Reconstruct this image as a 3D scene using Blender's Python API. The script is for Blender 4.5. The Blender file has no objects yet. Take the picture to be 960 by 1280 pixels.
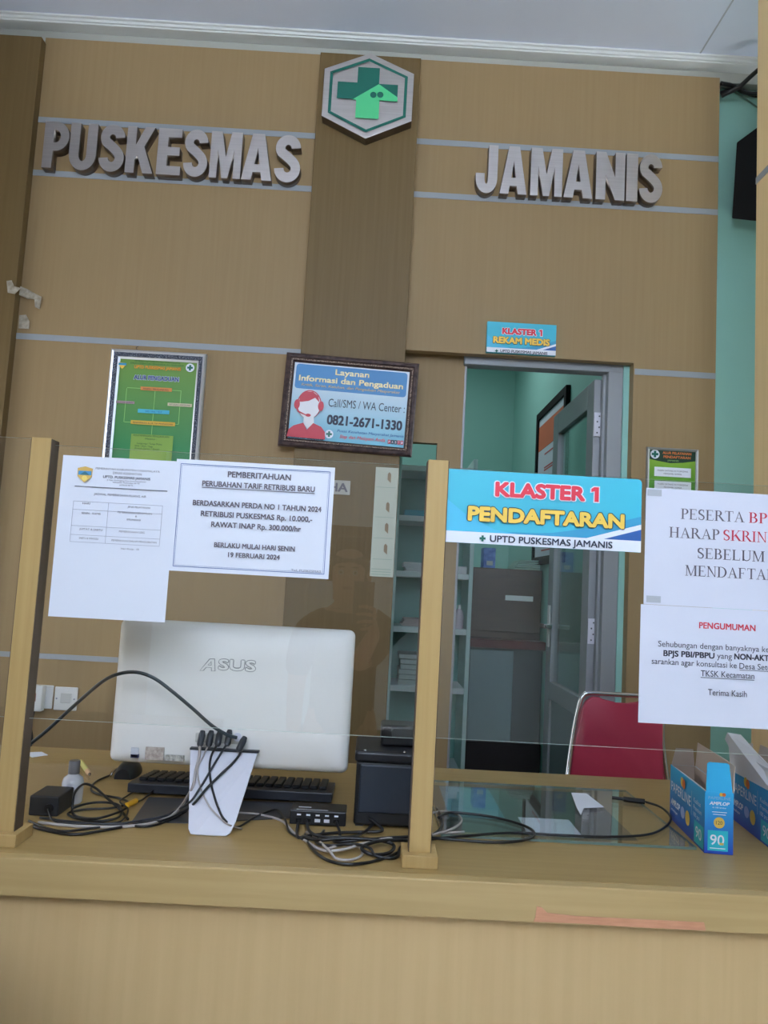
import bpy, bmesh, math, random
from mathutils import Vector, Matrix
random.seed(7)
S = bpy.context.scene
COL = S.collection
PI = math.pi

# ---------------------------------------------------------------- camera
F, PITCH, ROLL, YAW, EYE = 970.0, math.radians(5.43), math.radians(3.14), math.radians(0.55), 1.25
fwd = Vector((math.sin(YAW)*math.cos(PITCH), math.cos(YAW)*math.cos(PITCH), math.sin(PITCH)))
rt = Vector((math.cos(YAW), -math.sin(YAW), 0)); up = rt.cross(fwd)
RT = rt*math.cos(ROLL) + up*math.sin(ROLL); UP = up*math.cos(ROLL) - rt*math.sin(ROLL)
cam = bpy.data.objects.new('camera', bpy.data.cameras.new('camera')); COL.objects.link(cam)
cam.matrix_world = Matrix(((RT.x, UP.x, -fwd.x, 0), (RT.y, UP.y, -fwd.y, 0), (RT.z, UP.z, -fwd.z, EYE), (0, 0, 0, 1)))
cam.data.sensor_fit = 'VERTICAL'; cam.data.sensor_height = 24.0; cam.data.lens = 24.0*F/1280.0
cam.data.clip_start = 0.02; cam.data.clip_end = 200
S.camera = cam

# ---------------------------------------------------------------- world, light, exposure
S.view_settings.view_transform = 'Standard'; S.view_settings.look = 'None'
S.view_settings.gamma = 1.0; S.view_settings.use_curve_mapping = False
S.view_settings.exposure = 0.30
SKY = 9.0
w = bpy.data.worlds.new('sky'); S.world = w; w.use_nodes = True
bg = w.node_tree.nodes['Background']; bg.inputs[0].default_value = (0.75, 0.86, 1.07, 1); bg.inputs[1].default_value = SKY

def area(name, loc, rot, sx, sy, power, color=(1, 1, 1), portal=False):
    d = bpy.data.lights.new(name, 'AREA'); d.shape = 'RECTANGLE'; d.size = sx; d.size_y = sy
    d.energy = power; d.color = color
    if portal: d.cycles.is_portal = True
    o = bpy.data.objects.new(name, d); COL.objects.link(o); o.location = loc; o.rotation_euler = rot
    return o
sun = bpy.data.objects.new('sun', bpy.data.lights.new('sun', 'SUN')); COL.objects.link(sun)
sun.data.energy = 40.0; sun.data.angle = math.radians(1.0); sun.data.color = (0.95, 0.98, 1.0); sun.rotation_euler = (math.radians(24), math.radians(3), 0)
area('clerestory_daylight', (0.0, -1.72, 2.72), (-PI/2, 0, 0), 2.4, 1.28, 0, portal=True)
area('records_room_lamp', (0.1, 4.6, 3.0), (0, 0, 0), 1.2, 0.6, 7.5, (0.88, 0.97, 1.0))
area('mint_corner_fill', (3.0, 2.75, 2.0), (0, PI/2, 0), 0.9, 0.3, 12, (0.9, 0.96, 1.0))  # unseen fill light added to brighten the mint corner
area('office_left_fill', (-2.5, 2.1, 1.7), (0, -PI/2, 0), 1.4, 1.2, 11, (0.9, 0.96, 1.0))  # added fill for the golden column and office; the wall has no window

# ---------------------------------------------------------------- helpers
def at(px, py, Y):
    d = fwd*F + RT*(px-480) - UP*(py-640)
    p = d*(Y/d.y); return Vector((p.x, p.y, p.z+EYE))
def atz(px, py, Z):
    d = fwd*F + RT*(px-480) - UP*(py-640)
    p = d*((Z-EYE)/d.z); return Vector((p.x, p.y, Z))

def lin(c):
    return tuple((v/12.92 if v <= 0.04045 else ((v+0.055)/1.055)**2.4) for v in [x/255 for x in c])
MATS = {}
def mat(name, rgb, rough=0.5, metal=0.0, spec=0.5, linear=False, **kw):
    if name in MATS: return MATS[name]
    m = bpy.data.materials.new(name); m.use_nodes = True
    b = m.node_tree.nodes['Principled BSDF']
    c = rgb if linear else lin(rgb)
    b.inputs['Base Color'].default_value = (*c, 1)
    b.inputs['Roughness'].default_value = rough; b.inputs['Metallic'].default_value = metal
    b.inputs['Specular IOR Level'].default_value = spec
    for k, v in kw.items(): b.inputs[k].default_value = v
    MATS[name] = m; return m
def noise_mat(name, c1, c2, scale, stretch=(1, 1, 1), rough=0.5, spec=0.4, detail=6, bump=0.0, metal=0.0, lo=0.35, hi=0.65):
    m = mat(name, c1, rough, metal, spec)
    nt = m.node_tree; b = nt.nodes['Principled BSDF']; N = nt.nodes.new
    g = N('ShaderNodeNewGeometry'); mp = N('ShaderNodeMapping'); mp.inputs['Scale'].default_value = stretch
    n = N('ShaderNodeTexNoise'); n.inputs['Scale'].default_value = scale; n.inputs['Detail'].default_value = detail
    r = N('ShaderNodeValToRGB'); r.color_ramp.elements[0].position = lo; r.color_ramp.elements[1].position = hi
    r.color_ramp.elements[0].color = (*lin(c1), 1); r.color_ramp.elements[1].color = (*lin(c2), 1)
    L = nt.links.new
    L(g.outputs['Position'], mp.inputs['Vector']); L(mp.outputs['Vector'], n.inputs['Vector'])
    L(n.outputs['Fac'], r.inputs['Fac']); L(r.outputs['Color'], b.inputs['Base Color'])
    if bump:
        bp = N('ShaderNodeBump'); bp.inputs['Strength'].default_value = bump; bp.inputs['Distance'].default_value = 0.002
        L(n.outputs['Fac'], bp.inputs['Height']); L(bp.outputs['Normal'], b.inputs['Normal'])
    return m
def grad_mat(name, axis, z0, z1, c0, c1, rough=0.35):
    m = mat(name, c0, rough, spec=0.25); nt = m.node_tree; N = nt.nodes.new; L = nt.links.new
    t = N('ShaderNodeTexCoord'); s = N('ShaderNodeSeparateXYZ'); mr = N('ShaderNodeMapRange')
    mr.inputs[1].default_value = z0; mr.inputs[2].default_value = z1
    mx = N('ShaderNodeMix'); mx.data_type = 'RGBA'
    mx.inputs[6].default_value = (*lin(c0), 1); mx.inputs[7].default_value = (*lin(c1), 1)
    L(t.outputs['Object'], s.inputs[0]); L(s.outputs[axis], mr.inputs[0]); L(mr.outputs[0], mx.inputs[0])
    L(mx.outputs[2], nt.nodes['Principled BSDF'].inputs['Base Color'])
    return m

M_WALL = noise_mat('tan wood laminate', (154, 129, 92), (158, 133, 96), 3.0, (22, 22, 0.6), 0.55, 0.3)
M_OLIVE = noise_mat('olive wood laminate', (110, 89, 54), (116, 95, 60), 3.0, (26, 26, 0.6), 0.5, 0.3)
M_YELLOW = noise_mat('golden wood laminate', (236, 208, 152), (242, 214, 160), 3.0, (26, 26, 0.6), 0.5, 0.3)
M_DESK = noise_mat('ochre wood laminate', (163, 135, 84), (170, 142, 90), 3.0, (1.0, 26, 26), 0.36, 0.4)
M_PANEL = noise_mat('counter front laminate', (200, 170, 122), (205, 175, 127), 3.0, (20, 20, 0.7), 0.55, 0.3)
M_POST = noise_mat('post wood', (180, 150, 96), (188, 158, 104), 3.0, (30, 30, 0.8), 0.5, 0.3)
M_DARKWOOD = mat('dark groove wood', (92, 76, 60), 0.6)
M_STRIP = mat('blue grey inlay', (152, 158, 164), 0.45)
M_MINT = noise_mat('mint paint', (148, 200, 190), (154, 206, 196), 1.2, rough=0.6)
M_OFFWHITE = noise_mat('off white paint', (178, 180, 174), (184, 186, 180), 1.5, rough=0.7)
M_CEIL = noise_mat('ceiling panel', (218, 228, 248), (226, 235, 254), 0.8, rough=0.45)
M_CORNICE = mat('cornice white', (222, 226, 226), 0.5)
M_GROOVE = mat('ceiling seam', (176, 184, 198), 0.6)
M_FLOOR = noise_mat('pale floor tile', (188, 184, 176), (198, 194, 186), 2.0, rough=0.3)
M_GROUND = noise_mat('outdoor paving', (176, 176, 174), (188, 188, 186), 1.5, rough=0.8)
M_STEEL = noise_mat('brushed steel', (188, 182, 180), (196, 190, 188), 4.0, (1, 1, 50), 0.38, 0.5, metal=0.9)
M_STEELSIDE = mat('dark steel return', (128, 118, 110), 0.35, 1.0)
M_FRAMEGREY = mat('grey aluminium', (150, 154, 158), 0.45, 0.2)
M_WHITE = mat('white paper', (226, 230, 240), 0.7, spec=0.2)
M_WHITE2 = mat('cool white paper', (218, 220, 232), 0.7, spec=0.2)
M_BLACK = mat('black plastic', (24, 25, 28), 0.4)
M_BLACK2 = mat('dark grey plastic', (48, 52, 58), 0.45)
M_BLACKMATT = mat('matt black', (20, 20, 22), 0.75, spec=0.2)
M_CABLE = mat('black cable', (20, 21, 24), 0.35)
M_GREYCABLE = mat('grey cable', (176, 168, 164), 0.5)
M_CREAMP = mat('cream plastic', (242, 240, 236), 0.42)
M_PLASTICW = mat('white plastic', (226, 226, 222), 0.4)
M_METALW = mat('white painted metal', (216, 216, 226), 0.4)
M_INK = mat('grey ink', (104, 98, 108), 0.7)
M_INKDARK = mat('dark ink', (58, 58, 72), 0.7)
M_INKFAINT = mat('faint ink', (140, 142, 158), 0.7)
M_BLUEINK = mat('blue ink', (92, 116, 170), 0.7)
M_REDINK = mat('red ink', (205, 62, 82), 0.7)
M_RED = mat('sign red', (226, 50, 72), 0.5)
M_YEL = mat('sign yellow', (244, 204, 84), 0.5)
M_NAVY = mat('sign navy', (32, 42, 66), 0.5)
M_CYAN = mat('sign cyan', (62, 188, 212), 0.45)
M_TEALB = mat('sign mid blue', (56, 158, 200), 0.45)
M_DEEPB = mat('sign deep blue', (38, 92, 164), 0.45)
M_SIGNW = mat('sign white', (236, 240, 248), 0.5)
M_GREENDK = mat('emblem dark green', (14, 104, 90), 0.4)
M_GREENLT = mat('emblem light green', (84, 206, 140), 0.4)
M_CHROME = mat('chrome', (225, 226, 230), 0.12, 1.0)
M_REDSEAT = noise_mat('red vinyl', (180, 58, 82), (186, 64, 88), 8, rough=0.42)
M_TAPE = mat('tape', (176, 180, 186), 0.3)
M_BROWNW = noise_mat('dark brown wood', (84, 66, 56), (94, 74, 62), 2.5, (2, 2, 20), 0.4)
M_REDWOOD = mat('red brown wood', (96, 44, 40), 0.35)
M_SKIN = mat('skin', (190, 138, 112), 0.5)
M_SHIRT = mat('grey shirt cloth', (60, 58, 58), 0.85)
M_TROUSER = mat('dark trouser cloth', (40, 40, 46), 0.85)
M_HAIR = mat('black hair', (22, 18, 18), 0.5)

def glass_mat(name, tint, ior=1.54, rough=0.0):
    m = bpy.data.materials.new(name); m.use_nodes = True; nt = m.node_tree; nt.nodes.clear()
    N = nt.nodes.new; L = nt.links.new
    out = N('ShaderNodeOutputMaterial'); t = N('ShaderNodeBsdfTransparent'); t.inputs[0].default_value = (*tint, 1)
    g = N('ShaderNodeBsdfGlossy'); g.inputs['Roughness'].default_value = rough; g.inputs[0].default_value = (1, 1, 1, 1)
    f0 = ((ior-1)/(ior+1))**2; lw = N('ShaderNodeLayerWeight'); lw.inputs['Blend'].default_value = 0.5     # Schlick reflectance, same on both faces of the sheet
    pw = N('ShaderNodeMath'); pw.operation = 'POWER'; pw.inputs[1].default_value = 5.0; L(lw.outputs['Facing'], pw.inputs[0])
    f = N('ShaderNodeMath'); f.operation = 'MULTIPLY_ADD'; f.inputs[1].default_value = 1-f0; f.inputs[2].default_value = f0; L(pw.outputs[0], f.inputs[0]); mx = N('ShaderNodeMixShader')
    L(f.outputs[0], mx.inputs[0]); L(t.outputs[0], mx.inputs[1]); L(g.outputs[0], mx.inputs[2]); L(mx.outputs[0], out.inputs[0])
    return m
M_GLASS = glass_mat('clear sheet', (0.985, 0.99, 0.988))
M_GLASSD = glass_mat('door pane', (0.80, 0.88, 0.85))
M_GLASSF = glass_mat('picture glazing', (0.97, 0.98, 0.98))
M_EDGE = mat('sheet edge', (196, 214, 206), 0.3)

# --- mesh building: everything is written in world coordinates and shifted to the parent's origin
def org(o):
    v = Vector((0, 0, 0))
    while o is not None: v += o.location; o = o.parent
    return v
def thing(name, label, cat, loc, group=None):
    o = bpy.data.objects.new(name, None); COL.objects.link(o); o.location = loc; o.empty_display_size = 0.05
    o['label'] = label; o['category'] = cat
    if group: o['group'] = group
    return o
def link(name, me, parent=None, origin=None, smooth=None):
    o = bpy.data.objects.new(name, me); COL.objects.link(o)
    off = org(parent) if parent else Vector(origin or (0, 0, 0))
    if off.length > 0: me.transform(Matrix.Translation(-off))
    if parent: o.parent = parent
    else: o.location = off
    if smooth is not None:
        for p in me.polygons: p.use_smooth = True
        if smooth < 180: me.set_sharp_from_angle(angle=math.radians(smooth))
    return o
def obj(name, bm, m, parent=None, origin=None, smooth=None):
    bmesh.ops.recalc_face_normals(bm, faces=bm.faces)
    me = bpy.data.meshes.new(name); bm.to_mesh(me); bm.free()
    for x in (m if isinstance(m, (list, tuple)) else [m]): me.materials.append(x)
    return link(name, me, parent, origin, smooth)
def tag(o, label, cat, group=None):
    o['label'] = label; o['category'] = cat
    if group: o['group'] = group
    return o
def struct(name, bm, m, parent=None):
    o = obj(name, bm, m, parent); o['kind'] = 'structure'; return o
def box(bm, x0, x1, y0, y1, z0, z1, bev=0.0, seg=2):
    t = bmesh.new()
    vs = [t.verts.new((x, y, z)) for x in (x0, x1) for y in (y0, y1) for z in (z0, z1)]
    for f in ((0, 1, 3, 2), (4, 6, 7, 5), (0, 4, 5, 1), (2, 3, 7, 6), (0, 2, 6, 4), (1, 5, 7, 3)): t.faces.new([vs[i] for i in f])
    if bev: bmesh.ops.bevel(t, geom=list(t.edges), offset=bev, segments=seg, profile=0.5, affect='EDGES')
    merge(bm, t); return bm
def merge(bm, t, M=None):
    mp = {}
    for v in t.verts: mp[v] = bm.verts.new(M @ v.co if M else v.co)
    for f in t.faces:
        try:
            nf = bm.faces.new([mp[v] for v in f.verts]); nf.material_index = f.material_index
        except ValueError: pass
    t.free()
def B(*a, **k): return box(bmesh.new(), *a, **k)
def prism(bm, pts, d, bev=0.0):
    """closed polygon pts (Vectors) pushed along vector d"""
    t = bmesh.new(); d = Vector(d)
    a = [t.verts.new(p) for p in pts]; b = [t.verts.new(Vector(p)+d) for p in pts]; n = len(a)
    t.faces.new(a); t.faces.new(b[::-1])
    for i in range(n): t.faces.new((a[i], b[i], b[(i+1) % n], a[(i+1) % n]))
    if bev: bmesh.ops.bevel(t, geom=list(t.edges), offset=bev, segments=2, profile=0.5, affect='EDGES')
    merge(bm, t); return bm
def xz(pts, Y): return [Vector((x, Y, z)) for x, z in pts]
def lathe(bm, prof, c, seg=24, axis='Z'):
    rings = []
    for r, h in prof:
        ring = []
        for k in range(seg):
            a = 2*PI*k/seg; p = (r*math.cos(a), r*math.sin(a), h)
            if axis == 'Y': p = (p[0], p[2], p[1])
            if axis == 'X': p = (p[2], p[0], p[1])
            ring.append(bm.verts.new(Vector(c)+Vector(p)))
        rings.append(ring)
    for a, b in zip(rings, rings[1:]):
        for k in range(seg): bm.faces.new((a[k], a[(k+1) % seg], b[(k+1) % seg], b[k]))
    bm.faces.new(rings[0][::-1]); bm.faces.new(rings[-1])
    return bm
def smooth_path(pts, n=8):
    pts = [Vector(p) for p in pts]
    if len(pts) < 3: return pts
    P = [2*pts[0]-pts[1]] + pts + [2*pts[-1]-pts[-2]]; out = []
    for i in range(1, len(P)-2):
        p0, p1, p2, p3 = P[i-1:i+3]
        for k in range(n):
            t = k/n
            out.append(0.5*((2*p1)+(p2-p0)*t+(2*p0-5*p1+4*p2-p3)*t*t+(3*p1-p0-3*p2+p3)*t**3))
    out.append(pts[-1]); return out
def tube(bm, pts, r, seg=8, smooth=True, n=8):
    path = smooth_path(pts, n) if smooth else [Vector(p) for p in pts]
    T = [(path[min(i+1, len(path)-1)]-path[max(i-1, 0)]).normalized() for i in range(len(path))]
    u = T[0].orthogonal().normalized(); rings = []
    for i, p in enumerate(path):
        u = (u - T[i]*u.dot(T[i])).normalized(); v = T[i].cross(u)
        rr = r(i/(len(path)-1)) if callable(r) else r
        rings.append([bm.verts.new(p+(u*math.cos(2*PI*k/seg)+v*math.sin(2*PI*k/seg))*rr) for k in range(seg)])
    for a, b in zip(rings, rings[1:]):
        for k in range(seg): bm.faces.new((a[k], a[(k+1) % seg], b[(k+1) % seg], b[k]))
    bm.faces.new(rings[0][::-1]); bm.faces.new(rings[-1]); return bm
def frame_loop(bm, x0, x1, z0, z1, yb, prof):
    """picture-frame moulding: prof = [(inset, height_towards_viewer)], mitred corners"""
    rings = []
    for ins, h in prof:
        rings.append([bm.verts.new(p) for p in ((x0+ins, yb-h, z0+ins), (x1-ins, yb-h, z0+ins), (x1-ins, yb-h, z1-ins), (x0+ins, yb-h, z1-ins))])
    for a, b in zip(rings, rings[1:]):
        for k in range(4): bm.faces.new((a[k], a[(k+1) % 4], b[(k+1) % 4], b[k]))
    a, b = rings[-1], rings[0]
    for k in range(4): bm.faces.new((a[k], a[(k+1) % 4], b[(k+1) % 4], b[k]))
    return bm

# --- lettering
def text_mesh(body, bold=0.0, spacing=1.0, shear=0.0, extrude=0.0):
    cu = bpy.data.curves.new('lettering', 'FONT'); cu.body = body; cu.size = 1.0; cu.offset = bold
    cu.space_character = spacing; cu.shear = shear; cu.extrude = extrude; cu.resolution_u = 3; cu.fill_mode = 'FRONT' if not extrude else 'BOTH'
    o = bpy.data.objects.new('lettering', cu); COL.objects.link(o)
    dg = bpy.context.evaluated_depsgraph_get()
    me = bpy.data.meshes.new_from_object(o.evaluated_get(dg)); bpy.data.objects.remove(o); bpy.data.curves.remove(cu)
    return me
_capref = {}
def capref(bold):
    if bold not in _capref:
        me = text_mesh('H', bold); ys = [v.co.y for v in me.vertices]; _capref[bold] = (min(ys), max(ys)); bpy.data.meshes.remove(me)
    return _capref[bold]
def _R(x0, z0, x1, z1): return [(x0, z0), (x1, z0), (x1, z1), (x0, z1)]
def _A(cx, cy, rx, ry, a0, a1, n=12): return [(cx+rx*math.cos(math.radians(a0+(a1-a0)*k/n)), cy+ry*math.sin(math.radians(a0+(a1-a0)*k/n))) for k in range(n+1)]
def _ST(path, wd):
    q = []; n = len(path)
    L, Rr = [], []
    for i, p in enumerate(path):
        a, b = path[max(i-1, 0)], path[min(i+1, n-1)]; d = Vector((b[0]-a[0], b[1]-a[1])).normalized(); h = wd(i/(n-1))
        L.append((p[0]-d.y*h, p[1]+d.x*h)); Rr.append((p[0]+d.y*h, p[1]-d.x*h))
    for i in range(n-1): q.append([L[i], L[i+1], Rr[i+1], Rr[i]])
    return q
def serif_glyph(c):
    sw, tw, sh = 0.125, 0.05, 0.04
    V = lambda x, w=sw, b=True, t=True: [_R(x, 0, x+w, 1)]+([_R(x-0.085, 0, x+w+0.085, sh)] if b else [])+([_R(x-0.085, 1-sh, x+w+0.085, 1)] if t else [])
    bowl = lambda x, cy, rx, ry: _ST([(x-0.08, cy+ry)]+_A(x, cy, rx, ry, 90, -90)+[(x-0.08, cy-ry)], lambda t: 0.022+0.045*math.sin(PI*t)**2)
    D = lambda x0, x1, z0, z1, w: [[(x0-w/2, z0), (x0+w/2, z0), (x1+w/2, z1), (x1-w/2, z1)]]
    if c == 'P': return 0.64, V(0.10)+bowl(0.30, 0.735, 0.23, 0.243)
    if c == 'R': return 0.80, V(0.10)+bowl(0.30, 0.745, 0.22, 0.235)+[[(0.30, 0.52), (0.44, 0.52), (0.80, 0), (0.63, 0)], _R(0.63, 0, 0.86, sh)]
    if c == 'B': return 0.70, V(0.10)+bowl(0.30, 0.75, 0.20, 0.228)+bowl(0.31, 0.275, 0.25, 0.253)
    if c in 'EFL':
        q = V(0.10)
        if c != 'L': q += [_R(0.10, 1-0.05, 0.58, 1), _R(0.545, 0.80, 0.58, 1), _R(0.10, 0.49, 0.45, 0.535), _R(0.42, 0.41, 0.45, 0.61)]
        if c != 'F': q += [_R(0.10, 0, 0.60, 0.05), [(0.57, 0), (0.60, 0), (0.64, 0.24), (0.61, 0.24)]]
        return 0.70, q
    if c == 'T': return 0.72, V(0.295, t=False)+[_R(0.03, 0.95, 0.685, 1), _R(0.03, 0.78, 0.06, 1), _R(0.655, 0.78, 0.685, 1)]
    if c == 'H': return 0.84, V(0.10)+V(0.60)+[_R(0.2, 0.48, 0.62, 0.53)]
    if c == 'I': return 0.38, V(0.12)
    if c == 'N': return 0.84, V(0.12, tw)+V(0.66, tw, b=False)+[[(0.05, 1), (0.21, 1), (0.71, 0.0), (0.66, 0.0)]]
    if c == 'M': return 1.02, V(0.12, tw)+V(0.78)+[[(0.10, 1), (0.24, 1), (0.52, 0.05), (0.46, 0)], [(0.46, 0), (0.51, 0), (0.83, 1), (0.78, 1)]]
    if c == 'A': return 0.86, [[(0.12, 0), (0.165, 0), (0.43, 0.9), (0.41, 1)], [(0.38, 1), (0.44, 1), (0.78, 0), (0.63, 0)], _R(0.22, 0.34, 0.62, 0.385), _R(0.03, 0, 0.28, sh), _R(0.54, 0, 0.86, sh)]
    if c == 'U': return 0.84, V(0.12, b=False)+V(0.66, tw, b=False)[1:]+[_R(0.66, 0.3, 0.71, 1)]+_ST(_A(0.433, 0.30, 0.25, 0.28, 180, 360), lambda t: 0.05-0.025*t)+[_R(0.12, 0.28, 0.245, 0.5)]
    if c == 'D': return 0.82, V(0.10)+bowl(0.32, 0.50, 0.38, 0.478)
    if c == 'K': return 0.84, V(0.10)+D(0.24, 0.66, 0.40, 1, 0.055)+[[(0.33, 0.50), (0.44, 0.63), (0.82, 0), (0.66, 0)], _R(0.62, 0, 0.88, sh), _R(0.54, 1-sh, 0.80, 1)]
    if c == 'J': return 0.50, V(0.22, b=False)[:1]+[_R(0.135, 1-sh, 0.43, 1)]+_ST(_A(0.165, 0.10, 0.12, 0.14, 20, -170), lambda t: 0.055-0.03*t)
    if c == 'S': return 0.60, _ST(_A(0.29, 0.745, 0.185, 0.225, 20, 150)+_A(0.29, 0.745, 0.185, 0.225, 160, 225, 5)+[(0.29, 0.52), (0.40, 0.42)]+_A(0.28, 0.25, 0.20, 0.225, 40, -160), lambda t: 0.028+0.04*math.sin(PI*t)**2)+[_R(0.44, 0.72, 0.475, 0.99), _R(0.075, 0.02, 0.11, 0.29)]
    if c == 'G': return 0.84, _ST(_A(0.44, 0.5, 0.34, 0.48, 40, 320, 18), lambda t: 0.022+0.045*math.sin(PI*t)**2)+[_R(0.63, 0.1, 0.75, 0.44), _R(0.54, 0.40, 0.84, 0.44), _R(0.70, 0.70, 0.735, 0.98)]
    return 0.4, []
class Sheet:
    """print on a vertical face looking towards -Y; everything in world X, Z; each ink becomes one child"""
    def __init__(s, parent, Y, step=0.00035):
        s.p, s.Y, s.k, s.step, s.b = parent, Y, 0, step, {}
    def _bm(s, name, m):
        s.k += 1; return s.b.setdefault((name, m.name), (bmesh.new(), m))[0], s.Y-0.0004-s.k*s.step
    def poly(s, pts, m, name='printed_shape'):
        bm, y = s._bm(name, m); bm.faces.new([bm.verts.new((x, y, z)) for x, z in pts])
    def rect(s, x0, x1, z0, z1, m, name='printed_shape'): s.poly([(x0, z0), (x1, z0), (x1, z1), (x0, z1)], m, name)
    def disc(s, x, z, r, m, name='printed_shape', rz=None, n=20):
        s.poly([(x+r*math.cos(2*PI*k/n), z+(rz or r)*math.sin(2*PI*k/n)) for k in range(n)], m, name)
    def line(s, x0, z0, x1, z1, t, m, name='printed_line'):
        d = Vector((x1-x0, z1-z0)).normalized(); n = Vector((-d.y, d.x))*t/2
        s.poly([(x0+n.x, z0+n.y), (x0-n.x, z0-n.y), (x1-n.x, z1-n.y), (x1+n.x, z1+n.y)], m, name)
    def txt(s, body, x0, x1, zb, cap, m, bold=0.0, name='lettering', shear=0.0, spacing=1.0):
        me = text_mesh(body, 0.0, spacing, shear); lo, hi = capref(0.0)
        xs = [v.co.x for v in me.vertices]; a, b = min(xs), max(xs)
        sx = (x1-x0)/(b-a); sz = cap/(hi-lo)
        bm, y = s._bm(name, m)
        r = bold*cap*1.25
        if bold: sx = (x1-x0-2*r)/(b-a); sz = (cap-2*r)/(hi-lo)
        offs = [(0.0, 0.0)] if not bold else [(r+r*math.cos(PI*k/6), r+r*math.sin(PI*k/6)) for k in range(12)] if bold > 0.05 else [(r+dx*r, r+dz*r*0.8) for dx in (-1, 0, 1) for dz in (-1, 1)]
        for dx, dz in offs:
            y -= 0.00002
            vs = [bm.verts.new((x0+dx+(v.co.x-a)*sx, y, zb+dz+(v.co.y-lo)*sz)) for v in me.vertices]
            for p in me.polygons:
                try: bm.faces.new([vs[i] for i in p.vertices])
                except ValueError: pass
        bpy.data.meshes.remove(me)
    def ptxt(s, body, xl, xr, x, y, cap, m, **k):
        """left/right edges, a point on the baseline and cap height measured in the photograph, laid level on the sheet"""
        p = at(x, y, s.Y); a = at(xl, y, s.Y).x; b = at(xr, y, s.Y).x
        s.txt(body, a, b, p.z, cap/F*s.Y, m, **k)
    def serif(s, body, xl, xr, x, y, cap, m):
        p = at(x, y, s.Y); a, b = at(xl, y, s.Y).x, at(xr, y, s.Y).x; h = cap/F*s.Y
        g = [serif_glyph(c) for c in body]; tot = sum(q[0] for q in g); k = (b-a)/tot; u = a; bm, y_ = s._bm('lettering', m); j = 0
        for adv, polys in g:
            for q in polys:
                j += 1; bm.faces.new([bm.verts.new((u+px*k, y_-0.00001*(j % 40), p.z+pz*h)) for px, pz in q])
            u += adv*k
    def one(s, xl, xr, x, y, cap, m, grow=0.0, name='lettering'):
        p = at(x, y, s.Y); a, b = at(xl, y, s.Y).x, at(xr, y, s.Y).x; h = cap/F*s.Y; g = grow; w_ = b-a
        s.poly([(a+w_*0.45-g, p.z-g), (b+g, p.z-g), (b+g, p.z+h+g), (a+w_*0.38-g*0.5, p.z+h+g), (a-g, p.z+h*0.88+g*0.3), (a-g, p.z+h*0.66-g), (a+w_*0.45-g, p.z+h*0.72-g)], m, name)
    def flush(s):
        out = []
        for (name, _), (bm, m) in s.b.items():
            for f in bm.faces:
                f.normal_update()
                if f.normal.y > 0: f.normal_flip()
            me = bpy.data.meshes.new(name); bm.to_mesh(me); bm.free(); me.materials.append(m)
            out.append(link(name, me, s.p))
        return out

# ================================================================= THE SETTING
YW = 3.0          # face of the panelled wall
bm = bmesh.new()
box(bm, -1.46, -0.329, YW, YW+0.04, 0, 3.405)
box(bm, 0.078, 1.315, YW, YW+0.04, 2.185, 3.41)
box(bm, 0.988, 1.315, YW, YW+0.12, 0, 2.185)
struct('wall_back', bm, M_WALL)
bm = bmesh.new()
box(bm, -0.329, 0.078, 2.95, 3.04, 0, 3.38, 0.002)
struct('wall_pillar', bm, M_OLIVE)
bm = bmesh.new()                                   # recessed panel left of the door with its hatch opening
box(bm, 0.05, 0.326, 3.08, 3.12, 1.832, 2.21); box(bm, 0.229, 0.326, 3.08, 3.12, 0, 1.832); box(bm, 0.05, 0.229, 3.08, 3.12, 0, 0.70)
struct('wall_recess', bm, M_WALL)
bm = bmesh.new()
box(bm, -2.4, -1.456, 2.958, 3.04, 0, 3.378, 0.002)
struct('wall_column', bm, M_OLIVE)
bm = bmesh.new()                                   # masonry behind the panelling
box(bm, -2.6, 0.0, 3.04, 3.14, 0, 3.6); box(bm, 0.0, 0.95, 3.12, 3.14, 2.21, 3.6)
box(bm, 0.962, 1.3, 3.12, 3.20, 0, 3.6); box(bm, 1.2, 3.6, 3.13, 3.25, 0, 3.6); box(bm, 1.316, 3.6, 3.07, 3.14, 0, 3.6)
struct('wall_masonry', bm, M_MINT)
bm = bmesh.new(); box(bm, -2.6, 3.6, 3.03, 3.22, 3.412, 3.56)
struct('trim_1', bm, M_OFFWHITE)
def strip(n, x0, x1, z, y=YW, h=0.024):
    struct('trim_%d' % n, B(x0, x1, y-0.002, y+0.01, z-h/2, z+h/2, 0.0006), M_STRIP)
strip(2, -1.456, -0.329, 3.051); strip(3, -1.456, -0.329, 2.826); strip(4, -1.456, -0.329, 2.150)
strip(5, 0.078, 1.315, 3.056); strip(6, 0.078, 1.315, 2.830); strip(7, 0.992, 1.315, 2.150); strip(8, -1.456, -0.329, 0.915, h=0.02)
bm = bmesh.new()
for z0, z1, y in ((3.455, 3.462, 2.975), (3.462, 3.474, 2.968), (3.474, 3.482, 2.958)): box(bm, -2.6, 3.6, y, 3.03, z0, z1, 0.0012)
struct('trim_9', bm, M_CORNICE)
struct('ceiling', B(-3.6, 3.7, -1.75, 3.3, 3.482, 3.55), M_CEIL)
bm = bmesh.new()
for x in (-2.4, -1.2, 0.0, 1.215): pass
box(bm, 1.212, 1.218, -3.4, 2.96, 3.4805, 3.4825); box(bm, -2.603, -2.597, -3.4, 2.96, 3.4805, 3.4825)
struct('trim_10', bm, M_GROOVE)
struct('floor', B(-2.6, 3.6, 1.42, 6.0, -0.10, 0.0), M_FLOOR)
struct('floor_lobby', B(-1.3, 3.7, -1.75, 1.40, -0.30, -0.20), noise_mat('lobby tile', (216, 218, 220), (226, 228, 230), 2.0, rough=0.3))
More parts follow.
